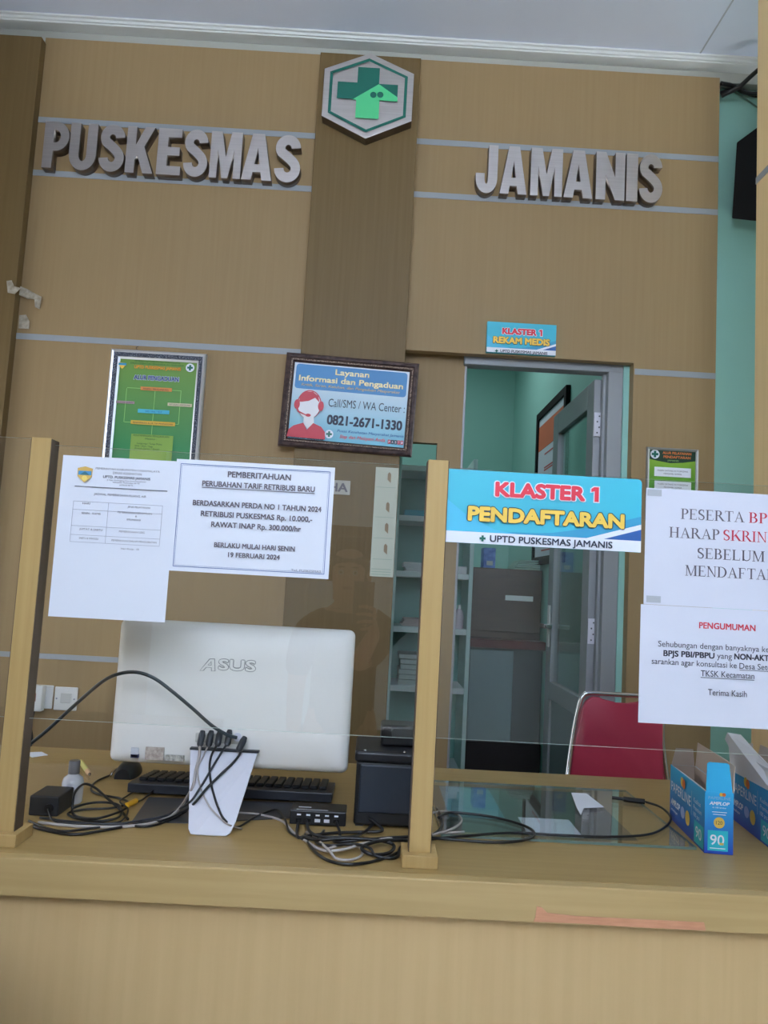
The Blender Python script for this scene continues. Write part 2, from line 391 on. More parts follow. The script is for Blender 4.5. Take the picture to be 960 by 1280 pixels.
# right flank: wood-clad wall end that comes towards the viewer
struct('wall_right', B(1.196, 1.50, 2.17, 2.44, 0, 3.482, 0.002), M_YELLOW)
struct('trim_11', B(1.1942, 1.203, 2.17, 2.4405, 2.640, 2.663), M_STRIP)
struct('wall_left', box(B(-2.7, -2.6, 1.33, 3.14, -0.2, 3.56), -2.6, -1.2, 1.23, 1.33, 0.9, 3.56), M_WALL)
# lobby behind the viewer
XL, YF = -1.2, -1.5
struct('wall_lobby_left', B(XL-0.1, XL, -1.7, 1.33, -0.2, 3.56), M_WALL)
struct('wall_lobby_right', B(3.6, 3.7, -1.7, 3.25, -0.2, 3.56), M_OFFWHITE)
bm = bmesh.new(); box(bm, XL-0.1, 3.7, YF-0.2, YF, 3.35, 3.56); box(bm, XL-0.1, 2.2, YF-0.2, YF, -0.2, 2.08); box(bm, 1.2, 3.7, YF-0.2, YF, -0.2, 3.35)
for x in (-0.4, 0.4): box(bm, x-0.05, x+0.05, YF-0.15, YF-0.05, 2.08 if x < 2 else -0.2, 3.35)
struct('wall_front', bm, noise_mat('lobby mint paint', (210, 224, 226), (216, 230, 232), 1.5, rough=0.7))
struct('ground', B(-30, 30, -40, 30, -0.6, -0.32), M_GROUND)
# records room behind the door
struct('wall_records_back', B(-1.2, 1.2, 5.6, 5.7, 0, 3.3), M_MINT)
struct('wall_records_right', B(0.97, 1.07, 3.2, 5.6, 0, 3.3), M_MINT)
struct('wall_records_left', B(-1.3, -1.2, 3.14, 5.7, 0, 3.3), M_MINT)
struct('ceiling_records', B(-1.3, 1.1, 3.22, 5.7, 3.25, 3.35), M_OFFWHITE)
# door frame (aluminium) standing in the recess
bm = bmesh.new()
box(bm, 0.32, 0.965, 3.055, 3.12, 2.158, 2.212, 0.003)
box(bm, 0.905, 0.965, 3.055, 3.12, 0, 2.16, 0.003); box(bm, 0.318, 0.336, 3.085, 3.13, 0, 2.16, 0.002)
box(bm, 0.895, 0.915, 3.09, 3.12, 0, 2.16, 0.002)
struct('door_frame', bm, M_FRAMEGREY)
struct('trim_12', B(0.965, 0.99, 3.05, 3.13, 0, 2.186), M_MINT)
# door leaf swung into the records room
dr = thing('door_1', 'grey aluminium door with glass upper half, open into the mint room', 'door', (0.885, 3.12, 0)); dr['kind'] = 'structure'
bm = bmesh.new(); X0, X1 = 0.868, 0.908
box(bm, X0, X1, 3.125, 3.225, 0.02, 2.145, 0.003); box(bm, X0, X1, 3.745, 3.845, 0.02, 2.145, 0.003)
box(bm, X0, X1, 3.225, 3.745, 2.04, 2.145, 0.003); box(bm, X0, X1, 3.225, 3.745, 0.76, 0.84, 0.003); box(bm, X0, X1, 3.225, 3.745, 0.02, 0.14, 0.003)
obj('door_frame_rails', bm, M_FRAMEGREY, dr)
obj('glass_pane', B(X0+0.016, X0+0.022, 3.22, 3.75, 0.84, 2.04), M_GLASSD, dr)
obj('kick_panel', B(X0+0.012, X0+0.026, 3.22, 3.75, 0.14, 0.76), mat('door kick panel', (110, 122, 126), 0.5), dr)
h = obj('handle_plate', B(X0-0.006, X0, 3.775, 3.815, 1.0, 1.2, 0.002), M_PLASTICW, dr)
obj('lever', B(X0-0.045, X0-0.006, 3.70, 3.80, 1.09, 1.112, 0.005), M_CHROME, h)
for z in (1.955, 1.115, 0.25):
    hg = obj('hinge', B(X0+0.002, X0+0.036, 3.117, 3.125, z-0.05, z+0.05, 0.001), M_METALW, dr)
    obj('hinge_pin', lathe(bmesh.new(), [(0.006, -0.05), (0.006, 0.05)], (X0+0.04, 3.118, z), 10), M_CHROME, hg)
    for k in range(4):
        obj('screw', lathe(bmesh.new(), [(0.0035, -0.0015), (0.003, 0)], (X0+0.014+(k % 2)*0.008, 3.1165, z-0.035+k*0.023), 8, 'Y'), M_BLACK2, hg)

# ================================================================= COUNTER
ct = thing('reception_counter', 'long ochre wood reception counter with a deep desktop across the foreground', 'counter', (0, 1.5, -0.2))
DZ = 0.77
obj('desktop', B(-2.58, 2.48, 1.362, 2.15, DZ-0.028, DZ, 0.002), M_DESK, ct)
obj('fascia', B(-2.58, 2.48, 1.338, 1.3625, 0.709, DZ+0.0005, 0.0025), noise_mat('fascia laminate', (180, 153, 103), (187, 160, 110), 3.0, (1.0, 26, 26), 0.45, 0.3), ct)
bm = B(-2.58, 2.48, 1.372, 1.392, -0.2, 0.742); obj('front_panel', bm, M_PANEL, ct)
obj('shade_block', box(B(-1.19, -0.605, 1.02, 1.336, -0.2, 0.703), -1.19, -0.45, 0.3, 1.02, -0.2, 0.80), M_OLIVE, ct)  # out-of-view block added to darken the lower left of the front panel
bm = bmesh.new()
for x in (-2.5, -1.2, 0.15, 1.3): box(bm, x, x+0.02, 1.392, 2.1, 0.0, 0.742)
obj('support_panel', bm, M_PANEL, ct)
pts = [at(x, y, 1.3375) for x, y in ((667, 1152), (669, 1147), (671, 1133), (677, 1134), (684, 1141), (720, 1145), (780, 1148), (840, 1151), (880, 1153), (882, 1163), (780, 1158), (720, 1154))]
o = obj('peeled_patch', prism(bmesh.new(), [Vector((p.x, 1.3368, max(p.z, 0.7105))) for p in pts], (0, 0.002, 0)), noise_mat('bare pink wood', (196, 138, 104), (208, 150, 116), 12, (2, 1, 20)), ct)
o['label'] = 'bare pinkish wood where the edging peeled'

# posts
def post(label, x0, x1, first):
    t = thing('screen_post', label, 'post', ((x0+x1)/2, 1.418, DZ), 'wooden posts holding the glass screen')
    bm = bmesh.new()
    box(bm, x0, x1, 1.40, 1.4115, DZ, 1.484, 0.001); box(bm, x0, x1, 1.4235, 1.436, DZ, 1.484, 0.001); box(bm, x0+0.006, x1-0.006, 1.4115, 1.4235, DZ, 1.484)
    obj('shaft', bm, M_POST if not first else M_POST, t)
    obj('foot', B(x0-0.0125, x1+0.0125, 1.3835, 1.452, DZ, DZ+0.0215, 0.0015), M_POST, t)
    for s, x in ((-1, x0), (1, x1)):
        obj('side_groove', B(min(x, x+s*0.0012), max(x, x+s*0.0012), 1.4015, 1.4345, DZ+0.0215, 1.4825), M_DARKWOOD, t)
    return t
post('square wooden screen post with dark grooved side, beside the wall switches', -0.633, -0.5975, True)
post('square golden wooden screen post standing between the printer and the blue sign', 0.0895, 0.1265, False)
post('square wooden screen post beyond the white notices, outside the view', 0.817, 0.853, False)
def pane(label, x0, x1, z0, z1):
    b = B(x0, x1, 1.4155, 1.4195, z0, z1)
    b.normal_update()
    for f in b.faces: f.material_index = 0 if abs(f.normal.y) > 0.9 else 1
    o = obj('glass_screen', b, [M_GLASS, M_EDGE], origin=(x0, 1.4175, z0))
    return tag(o, label, 'glass screen', 'clear screens above the counter')
pane('clear glass screen in front of the white computer', -0.5965, 0.0885, 0.982, 1.474)
pane('clear glass screen in front of the open door and red chair', 0.1275, 0.816, 0.985, 1.473)
pane('clear glass screen left of the left post, cut by the picture edge', -1.30, -0.634, 0.982, 1.484)

# ================================================================= STEEL LETTERS
def arc(cx, cy, rx, ry, a0, a1, n=14):
    return [(cx+rx*math.cos(math.radians(a0+(a1-a0)*k/n)), cy+ry*math.sin(math.radians(a0+(a1-a0)*k/n))) for k in range(n+1)]
def stroke(path, wd):
    """constant-width ribbon with flat ends; wd(t) half width"""
    L, R = [], []; n = len(path)
    for i, p in enumerate(path):
        a = path[max(i-1, 0)]; b = path[min(i+1, n-1)]; d = Vector((b[0]-a[0], b[1]-a[1])).normalized()
        h = wd(i/(n-1)); L.append((p[0]-d.y*h, p[1]+d.x*h)); R.append((p[0]+d.y*h, p[1]-d.x*h))
    return L+R[::-1]
def glyph(c):
    """outlines in a box of height 1"""
    s = 0.215
    if c == 'I': return 0.24, [[(0.02, 0), (0.235, 0), (0.235, 1), (0.02, 1)]]
    if c == 'E': return 0.52, [[(0, 0), (0.52, 0), (0.52, 0.19), (s, 0.19), (s, 0.42), (0.48, 0.42), (0.48, 0.60), (s, 0.60), (s, 0.81), (0.51, 0.81), (0.51, 1), (0, 1)]]
    if c == 'P': return 0.56, [[(0, 0), (s, 0), (s, 0.37), (0.26, 0.37)]+arc(0.26, 0.685, 0.30, 0.315, -90, 90)+[(0, 1)],
                               [(s, 0.55), (s, 0.82)]+arc(0.26, 0.685, 0.11, 0.135, 90, -90, 8)]
    if c == 'U': return 0.60, [[(0, 1), (0, 0.33)]+arc(0.30, 0.33, 0.30, 0.345, 180, 360)+[(0.60, 1), (0.385, 1), (0.385, 0.33)]+arc(0.30, 0.33, 0.085, 0.15, 0, -180, 8)+[(0.215, 1)]]
    if c == 'J': return 0.50, [[(0.285, 1), (0.50, 1), (0.50, 0.30)]+arc(0.25, 0.30, 0.25, 0.315, 0, -180)+[(0, 0.40), (0.205, 0.40), (0.205, 0.30)]+arc(0.245, 0.30, 0.04, 0.12, 180, 360, 8)]
    if c == 'K': return 0.66, [[(0, 0), (s, 0), (s, 0.28), (0.275, 0.375), (0.42, 0), (0.66, 0), (0.42, 0.57), (0.65, 1), (0.42, 1), (s, 0.60), (s, 1), (0, 1)]]
    if c == 'N': return 0.60, [[(0, 0), (0.20, 0), (0.20, 0.53), (0.40, 0), (0.60, 0), (0.60, 1), (0.40, 1), (0.40, 0.47), (0.20, 1), (0, 1)]]
    if c == 'M': return 0.78, [[(0, 0), (0.185, 0), (0.185, 0.62), (0.315, 0), (0.465, 0), (0.595, 0.62), (0.595, 0), (0.78, 0), (0.78, 1), (0.51, 1), (0.39, 0.45), (0.27, 1), (0, 1)]]
    if c == 'A': return 0.66, [[(0, 0), (0.215, 0), (0.245, 0.17), (0.415, 0.17), (0.445, 0), (0.66, 0), (0.46, 1), (0.20, 1)], [(0.275, 0.34), (0.385, 0.34), (0.33, 0.70)]]
    if c == 'S':
        p = arc(0.275, 0.73, 0.175, 0.175, 0, 90, 8)+arc(0.275, 0.73, 0.175, 0.175, 90, 215, 12)[1:]+[(0.20, 0.585), (0.285, 0.525), (0.37, 0.455)]+arc(0.275, 0.285, 0.185, 0.19, 40, -90, 12)+arc(0.275, 0.285, 0.185, 0.19, -90, -180, 8)[1:]
        q = [p[0]]
        for a in p[1:]:
            if (Vector(a)-Vector(q[-1])).length > 0.02: q.append(a)
        return 0.56, [stroke(q, lambda t: 0.105)]
def steel_letter(c, xl, xr, z0, z1, label, grp):
    wdt, outs = glyph(c)
    cu = bpy.data.curves.new('letter', 'CURVE'); cu.dimensions = '2D'; cu.fill_mode = 'BOTH'; cu.extrude = 0.0225
    xs = [p[0] for o in outs for p in o]; a, b = min(xs), max(xs)
    for o_ in outs:
        sp = cu.splines.new('POLY'); sp.points.add(len(o_)-1); sp.use_cyclic_u = True
        for pt, (x, z) in zip(sp.points, o_): pt.co = (xl+(x-a)/(b-a)*(xr-xl), z0+z*(z1-z0), 0, 1)
    o = bpy.data.objects.new('letter', cu); COL.objects.link(o)
    dg = bpy.context.evaluated_depsgraph_get(); me = bpy.data.meshes.new_from_object(o.evaluated_get(dg))
    bpy.data.objects.remove(o)
    me.transform(Matrix(((1, 0, 0, 0), (0, 0, 1, YW-0.0225), (0, 1, 0, 0), (0, 0, 0, 1))))
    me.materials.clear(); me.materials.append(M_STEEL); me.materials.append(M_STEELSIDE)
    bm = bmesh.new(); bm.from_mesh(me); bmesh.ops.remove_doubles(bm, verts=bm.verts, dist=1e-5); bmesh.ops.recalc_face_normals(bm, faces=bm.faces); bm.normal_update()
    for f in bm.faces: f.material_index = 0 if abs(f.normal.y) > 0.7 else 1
    bm.to_mesh(me); bm.free(); me.name = 'steel_letter'
    o = link('steel_letter', me, None, ((xl+xr)/2, YW, z0))
    return tag(o, label, 'letter', grp)
YL = 2.957
def row(word, spans, ytop, ybot, grp, slope, labs):
    x_mid = (spans[0][0]+spans[-1][1])/2
    zt = at(x_mid, ytop, YL).z; zb = at(x_mid, ybot, YL).z
    for c, (a, b), lb in zip(word, spans, labs):
        ym = (ytop+ybot)/2+slope*((a+b)/2-x_mid)
        steel_letter(c, at(a, ym, YL).x, at(b, ym, YL).x, zb, zt, lb, grp)
row('PUSKESMAS', ((54.5, 86), (87, 121), (124.5, 156), (158, 193), (197, 227), (230, 260), (263, 302), (303, 341), (343.5, 376)), 161, 219, 'steel letters left of the pillar', 0.058,
    ['brushed steel letter P at the start of the left word', 'brushed steel letter U between P and S in the left word', 'brushed steel letter S between U and K in the left word',
     'brushed steel letter K in the left word', 'brushed steel letter E in the left word', 'brushed steel letter S between E and M in the left word',
     'brushed steel letter M between S and A in the left word', 'brushed steel letter A near the end of the left word', 'brushed steel letter S at the end of the left word, nearest the pillar'])
row('JAMANIS', ((595, 622), (625.5, 659), (663.5, 703), (705, 741), (745, 781), (783, 797), (799, 828)), 187.5, 247, 'steel letters right of the pillar', 0.056,
    ['brushed steel letter J at the start of the right word', 'brushed steel letter A between J and M in the right word', 'brushed steel letter M in the right word',
     'brushed steel letter A between M and N in the right word', 'brushed steel letter N in the right word', 'brushed steel letter I in the right word', 'brushed steel letter S at the end of the right word'])

# ================================================================= EMBLEM
em = thing('hexagon_emblem', 'steel hexagon emblem with green cross and house at the pillar top', 'emblem', (-0.126, 2.95, 3.0))
hx = [(-0.126, 3.353), (0.052, 3.277), (0.052, 3.079), (-0.126, 2.995), (-0.304, 3.079), (-0.304, 3.277)]
bm = prism(bmesh.new(), xz(hx, 2.902), (0, 0.048, 0), 0.0012); bm.normal_update()
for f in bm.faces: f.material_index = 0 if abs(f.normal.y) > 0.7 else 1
obj('steel_plate', bm, [M_STEEL, M_STEELSIDE], em)
sh = Sheet(em, 2.902, 0.0006)
def hs(k): return [(-0.126+(x+0.126)*k, 3.176+(z-3.176)*k) for x, z in hx]
for a, b in zip(range(6), [1, 2, 3, 4, 5, 0]):
    o_, i_ = hs(0.865), hs(0.80); sh.poly([o_[a], o_[b], i_[b], i_[a]], M_GREENDK, 'green_border')
def cp(x, y): p = at(380+x/6, 50+y/6, 2.902); return (p.x, p.z)
zt, zb = cp(480, 212)[1], cp(320, 450)[1]; xa, xb = cp(400, 330)[0], cp(563, 330)[0]
ha, hb = cp(250, 385)[0], cp(703, 385)[0]; h1, h0 = cp(480, 330)[1], cp(480, 455)[1]
sh.rect(xa, xb, h1-0.001, zt, M_GREENDK, 'green_cross'); sh.rect(ha, hb, h0, h1, M_GREENDK, 'green_cross')
ap = cp(562, 338); el = cp(362, 452); er = cp(700, 436); eb = cp(700, 468)
lx0, lx1 = cp(388, 520)[0], cp(563, 520)[0]; lz = cp(480, 594)[1]
sh.poly([(lx0, lz), (lx1, lz), (lx1, eb[1]), (eb[0], eb[1]), (er[0], er[1]), ap, el, (lx0, el[1]-0.001)], M_GREENLT, 'light_green_house')
for x in (520, 572): q = cp(x, 419); sh.disc(q[0], q[1], 0.0125, M_GREENDK, 'green_dot')
sh.flush()

# ================================================================= PRINTED SIGNS
def board_sign(label, x0, x1, z0, z1, Y, thick, m, loc, name='sign_board', cat='sign', rnd=0.0):
    t = thing(name, label, cat, loc)
    if rnd: pts = [(x0, z0), (x1, z0), (x1, z1-rnd)]+arc(x1-rnd, z1-rnd, rnd, rnd, 0, 90, 6)[1:]+[(x0, z1)]
    else: pts = [(x0, z0), (x1, z0), (x1, z1), (x0, z1)]
    obj('board', prism(bmesh.new(), xz(pts, Y), (0, thick, 0)), m, t)
    return t
def cross(s, x, z, r, m):
    s.rect(x-r*0.36, x+r*0.36, z-r, z+r, m, 'cross_mark'); s.rect(x-r, x+r, z-r*0.36, z+r*0.36, m, 'cross_mark')
def klaster(s, x0, x1, z0, z1):
    W, H = x1-x0, z1-z0
    def uv(u, v): return (x0+u*W, z1-v*H)
    top = [uv(0.22+0.78*k/12, 0.83-0.02*math.sin(k/12*PI)-0.32*max(0, (k/12-0.35)/0.65)**1.4) for k in range(13)]
    s.poly(top+[uv(1, 0.90), uv(0.22, 0.90)], M_TEALB, 'blue_swoosh')
    s.poly([uv(0.70, 0.86), uv(1, 0.62), uv(1, 0.69), uv(0.79, 0.86)], M_SIGNW, 'white_swoosh')
    s.poly([uv(0.79, 0.86), uv(1, 0.69), uv(1, 0.86)], M_DEEPB, 'blue_swoosh')
    s.poly([uv(0, 0.42), uv(0.10, 0.62), uv(0.25, 0.80), uv(0.40, 0.86), uv(0, 0.86)], mat('sign light blue', (74, 190, 226), 0.45), 'blue_swoosh')
    s.rect(x0, x1, z0, z1-0.845*H, M_SIGNW, 'white_band')
# hanging sign on the glass
t = board_sign('large cyan sign on the glass right of the centre post, yellow and red lettering', 0.1285, 0.485, 1.336, 1.4705, 1.4105, 0.004, M_CYAN, (0.307, 1.4145, 1.336), rnd=0.008)
s = Sheet(t, 1.4105); klaster(s, 0.1285, 0.485, 1.336, 1.4705)
def k8(x): return 540+x/3.4286
s.ptxt('KLASTER', 616.4, 732.6, 683, 625.6, 21.6, M_SIGNW, bold=0.10, name='letter_outline'); s.one(738.3, 747.7, 683, 624.2, 18.6, M_SIGNW, 0.002, 'letter_outline')
s.ptxt('KLASTER', 618.2, 731, 683, 624.4, 19, M_RED, bold=0.058); s.one(738.3, 747.7, 683, 624.2, 18.6, M_RED)
s.ptxt('PENDAFTARAN', 582.6, 780.9, 681, 657, 20.6, M_NAVY, bold=0.09, name='letter_outline'); s.ptxt('PENDAFTARAN', 583.8, 779.7, 681, 656.3, 18.8, M_YEL, bold=0.058)
s.ptxt('UPTD PUSKESMAS JAMANIS', 611.5, 764.6, 688, 681.6, 8.4, M_NAVY, bold=0.02)
p = at(602.7, 673.2, 1.4105); cross(s, p.x, p.z, 0.0055, M_GREENDK); s.flush()
# small sign above the door
t = board_sign('small cyan sign fixed to the wall above the open door', 0.397, 0.671, 2.19, 2.314, 2.982, 0.018, M_CYAN, (0.534, 3.0, 2.19))
s = Sheet(t, 2.982); klaster(s, 0.397, 0.671, 2.19, 2.314)
s.ptxt('KLASTER', 626.7, 671.3, 652, 419.8, 9.6, M_SIGNW, bold=0.10, name='letter_outline'); s.one(673.6, 677.5, 652, 419.2, 8.4, M_SIGNW, 0.002, 'letter_outline')
s.ptxt('KLASTER', 627.5, 670.5, 652, 419.2, 8.4, M_RED, bold=0.058); s.one(673.6, 677.5, 652, 419.2, 8.4, M_RED)
s.ptxt('REKAM MEDIS', 615.4, 687.6, 651, 431.6, 10, M_NAVY, bold=0.09, name='letter_outline'); s.ptxt('REKAM MEDIS', 616, 687, 651, 431, 9, M_YEL, bold=0.058)
s.ptxt('UPTD PUSKESMAS JAMANIS', 625, 684, 654, 442.2, 3.6, M_NAVY, bold=0.02)
p = at(620.5, 439, 2.982); cross(s, p.x, p.z, 0.006, M_GREENDK); s.flush()

def paper(label, x0, x1, z0, z1, Y, m=M_WHITE, curl=0.0):
    t = thing('paper_notice', label, 'notice', ((x0+x1)/2, Y+0.0008, z0), 'paper notices taped to the glass')
    obj('paper', B(x0, x1, Y, Y+0.0006, z0, z1), m, t); return t
# A4 schedule
Y1 = 1.4146
t = paper('white portrait sheet with crest and timetable grid beside the left post', -0.579, -0.3695, 1.163, 1.4565, Y1)
s = Sheet(t, Y1, 0.00012)
def q6(x, y): return x/4, 540+y/4
def L6(body, xl, xr, y, cap, m=M_INK, bold=0.0):
    a, b = xl/4, xr/4; s.ptxt(body, a, b, (a+b)/2, 540+y/4, cap, m, bold=bold)
L6('PEMERINTAH KABUPATEN TASIKMALAYA', 478, 800, 195, 2.4); L6('DINAS KESEHATAN', 565, 708, 214, 2.8); L6('UPTD. PUSKESMAS JAMANIS', 515, 752, 236, 3.2, M_INKDARK, 0.02)
L6('Jl. Raya Geulanggang Desa Kecamatan Jamanis', 535, 730, 248, 1.6); L6('Kabupaten Tasikmalaya 46175', 565, 698, 258, 1.6); L6('JAMANIS 46175', 598, 665, 270, 1.6)
p0, p1 = at(93.7, 607.5, Y1), at(209.5, 614, Y1); z_ = (p0.z+p1.z)/2; s.line(p0.x, z_, p1.x, z_, 0.0009, M_INKDARK); s.line(p0.x, z_-0.0012, p1.x, z_-0.0012, 0.0004, M_INK)
L6('JADWAL PEMERIKSAAN RUANG AIR', 470, 732, 322, 2.6)
tl = at(370/4, 540+345/4, Y1); br = at(798/4, 540+572/4, Y1); xs_ = at(537/4, 540+450/4, Y1).x
rows_ = [tl.z]+[at(450/4, 540+y/4, Y1).z for y in (391, 472, 517)]+[br.z]
for z in rows_: s.line(tl.x, z, br.x, z, 0.0005, M_INKFAINT)
for x in (tl.x, xs_, br.x): s.line(x, tl.z, x, br.z, 0.0005, M_INKFAINT)
for a in (('HARI', 415, 452, 362, 2.2), ('JENIS PELAYANAN', 640, 752, 382, 2.2), ('SENIN - KAMIS', 410, 505, 412, 2.2), ('PEMERIKSAAN KEHAMILAN', 590, 762, 410, 2.2), ('&', 678, 687, 427, 2), ('IMUNISASI', 637, 705, 444, 2.2),
          ("JUM'AT & SABTU", 400, 515, 492, 2.2), ('PEMERIKSAAN USG', 598, 725, 505, 2.2), ('SABTU & MINGGU', 398, 495, 537, 2.2), ('PEMERIKSAAN DALAM PENGOBATAN', 560, 785, 552, 2.2), ('Hari Kerja : 10', 608, 697, 590, 2.2)): L6(*a)
c = at(107, 593.2, Y1); r = 0.0138
s.poly([(c.x-r, c.z+r*0.8), (c.x, c.z+r*1.05), (c.x+r, c.z+r*0.8), (c.x+r*0.95, c.z-r*0.3), (c.x, c.z-r*1.1), (c.x-r*0.95, c.z-r*0.3)], mat('crest gold', (214, 176, 92), 0.6), 'crest')
s.rect(c.x-r*0.86, c.x+r*0.86, c.z-r*0.1, c.z+r*0.45, mat('crest blue', (72, 150, 200), 0.6), 'crest')
s.poly([(c.x-r*0.7, c.z-r*0.1), (c.x+r*0.7, c.z-r*0.1), (c.x, c.z+r*0.4)], mat('crest teal', (60, 120, 130), 0.6), 'crest')
s.disc(c.x, c.z-r*0.5, r*0.35, mat('crest yellow', (232, 206, 110), 0.6), 'crest'); s.flush()
# tariff notice (overlaps the schedule's right edge)
Y2 = 1.4132
t = paper('white landscape sheet with blue border line about tariff change, above the computer', -0.371, -0.0805, 1.2565, 1.4610, Y2)
s = Sheet(t, Y2, 0.00012)
for k, (i, th) in enumerate(((0.0085, 0.0011), (0.0108, 0.0004))):
    a, b, z0, z1 = -0.371+i, -0.0805-i, 1.2565+i, 1.461-i
    for l in ((a, z0, b, z0), (b, z0, b, z1), (b, z1, a, z1), (a, z1, a, z0)): s.line(*l, th, M_BLUEINK)
def L7(body, xl, xr, y, cap, m=M_INK, bold=0.028, ul=False):
    a, b = 200+xl/4, 200+xr/4; s.ptxt(body, a, b, (a+b)/2, 560+y/4, cap, m, bold=bold)
    if ul:
        p = at((a+b)/2, 560+y/4+1.6, Y2); s.line(at(a, 612, Y2).x, p.z, at(b, 612, Y2).x, p.z, 0.0012, m)
L7('PEMBERITAHUAN', 338, 655, 155, 7.6); L7('PERUBAHAN TARIF RETRIBUSI BARU', 210, 775, 206, 7, ul=True)
L7('BERDASARKAN PERDA NO 1 TAHUN 2024', 163, 808, 304, 6.8); L7('RETRIBUSI PUSKESMAS Rp. 10.000,-', 203, 762, 356, 6.8); L7('RAWAT INAP Rp. 300.000/hr', 255, 705, 407, 6.8)
L7('BERLAKU MULAI HARI SENIN', 270, 675, 507, 6.2); L7('19 FEBRUARI 2024', 340, 600, 553, 6.2); L7('Ttd. PUSKESMAS', 655, 805, 620, 2.8, M_INKFAINT, 0.0)
s.flush()
# two notices on the right
t = paper('white landscape sheet with large red and grey serif capitals, upper of the right pair', 0.4945, 0.7915, 1.243, 1.4565, Y1, M_WHITE2)
s = Sheet(t, Y1, 0.00012)
def L5(body, xl, xr, x, y, cap, m, bold=0.0, ul=False):
    a, b = 780+xl/3.878, 780+xr/3.878; s.ptxt(body, a, b, 780+x/3.878, 590+y/3.878, cap, m, bold=bold)
    if ul:
        p = at(780+x/3.878, 590+y/3.878+1.6, s.Y); s.line(at(a, 840, s.Y).x, p.z, at(b, 840, s.Y).x, p.z, 0.0009, m)
def L5s(body, xl, xr, x, y, cap, m): s.serif(body, 780+xl/3.878, 780+xr/3.878, 780+x/3.878, 590+y/3.878, cap, m)
L5s('PESERTA', 274, 584, 430, 236, 13.2, M_INK); L5s('BPJS', 603, 772, 430, 236, 13.2, M_REDINK)
L5s('HARAP', 217, 464, 340, 323, 13.2, M_INK); L5s('SKRINING', 478, 822, 340, 323, 13.2, M_REDINK)
L5s('SEBELUM', 352, 682, 515, 427, 13.2, M_INK); L5s('MENDAFTAR', 293, 738, 500, 513, 13.2, M_INK)
s.flush()
for x, y in ((810, 615.5), (808.5, 748.5)):
    p = at(x, y, Y1); obj('tape', B(p.x-0.001, p.x+0.025, Y1-0.0012, Y1-0.0005, p.z-0.006, p.z+0.006), M_TAPE, t)
Y3 = 1.4132
t = paper('white landscape sheet with small red heading, lower of the right pair', 0.489, 0.786, 1.0315, 1.2425, Y3, M_WHITE2)
s = Sheet(t, Y3, 0.00012)
L5('PENGUMUMAN', 363, 637, 500, 765, 7.8, M_REDINK, 0.03)
L5('Sehubungan dengan banyaknya kepesertaan', 165, 858, 165, 845, 7, M_INKDARK)
L5('BPJS PBI/PBPU', 190, 438, 190, 892, 7.4, M_INKDARK, 0.035); L5('yang', 450, 522, 450, 904, 7.2, M_INKDARK); L5('NON-AKTIF', 533, 727, 533, 908, 7.4, M_INKDARK, 0.035)
L5('sarankan agar konsultasi ke', 133, 545, 133, 929, 7, M_INKDARK); L5('Desa Setempat', 558, 790, 558, 953, 7, M_INKDARK, ul=True)
L5('TKSK Kecamatan', 370, 630, 500, 996, 7.2, M_INKDARK, ul=True); L5('Terima Kasih', 405, 593, 500, 1086, 7.4, M_INKDARK)
s.flush()

# ================================================================= FRAMED PICTURES
def framed(name, label, x0, x1, z0, z1, yb, prof, m_frame, art_m, inset, band=None):
    t = thing(name, label, 'framed poster', ((x0+x1)/2, yb, z0))
    obj('frame', frame_loop(bmesh.new(), x0, x1, z0, z1, yb, prof), m_frame, t)
    if band:
        obj('frame_inlay', frame_loop(bmesh.new(), x0+band[0], x1-band[0], z0+band[0], z1-band[0], yb, [(0, 0.002), (0, band[2]), (band[1], band[2]-0.001), (band[1], 0.002)]), band[3], t)
    obj('print', B(x0+inset, x1-inset, yb-0.008, yb-0.004, z0+inset, z1-inset), art_m, t)
    return t
M_SILVER = mat('silver moulding', (214, 216, 220), 0.3, 0.6)
M_SPECK = noise_mat('speckled dark inlay', (30, 38, 58), (150, 156, 168), 260, rough=0.4, lo=0.5, hi=0.62)
# complaint-flow poster
gx0, gx1, gz0, gz1 = -1.073, -0.700, 1.625, 2.116
t = framed('framed_poster', 'silver framed green flowchart poster hanging left of the pillar', gx0, gx1, gz0, gz1, YW, [(0, 0), (0, 0.018), (0.006, 0.024), (0.014, 0.022), (0.036, 0.012), (0.036, 0)], M_SILVER,
           grad_mat('flowchart green', 2, 0.05, 0.46, (56, 142, 96), (124, 162, 82)), 0.03, (0.013, 0.015, 0.0235, M_SPECK))
s = Sheet(t, YW-0.008, 0.0003)
def c1(x, y): p = at(130+x/7.385, 430+y/7.385, s.Y); return p.x, p.z
def bar1(x0, y0, x1, y1, m):
    a, b = c1(x0, (y0+y1)/2), c1(x1, (y0+y1)/2); h = (y1-y0)/7.385/F*s.Y/2; z = (a[1]+b[1])/2; s.rect(a[0], b[0], z-h, z+h, m, 'flowchart_box')
def T1(body, xl, xr, y, cap, m, bold=0.0, name='lettering'):
    a, b = 130+xl/7.385, 130+xr/7.385; s.ptxt(body, a, b, (a+b)/2, 430+y/7.385, cap/7.385, m, bold=bold, name=name)
M_LG = mat('connector pale green', (150, 206, 120), 0.6); M_DKG = mat('dark green ink', (30, 84, 50), 0.6)
T1('PEMERINTAH KABUPATEN TASIKMALAYA', 285, 705, 175, 16, M_DKG); T1('DINAS KESEHATAN PENGENDALIAN PENDUDUK', 245, 740, 196, 15, M_DKG)
T1('UPTD PUSKESMAS JAMANIS', 278, 712, 238, 34, mat('dark orange ink', (150, 80, 24), 0.6), 0.06, 'letter_outline'); T1('UPTD PUSKESMAS JAMANIS', 280, 710, 236, 30, mat('orange ink', (240, 170, 60), 0.6), 0.02)
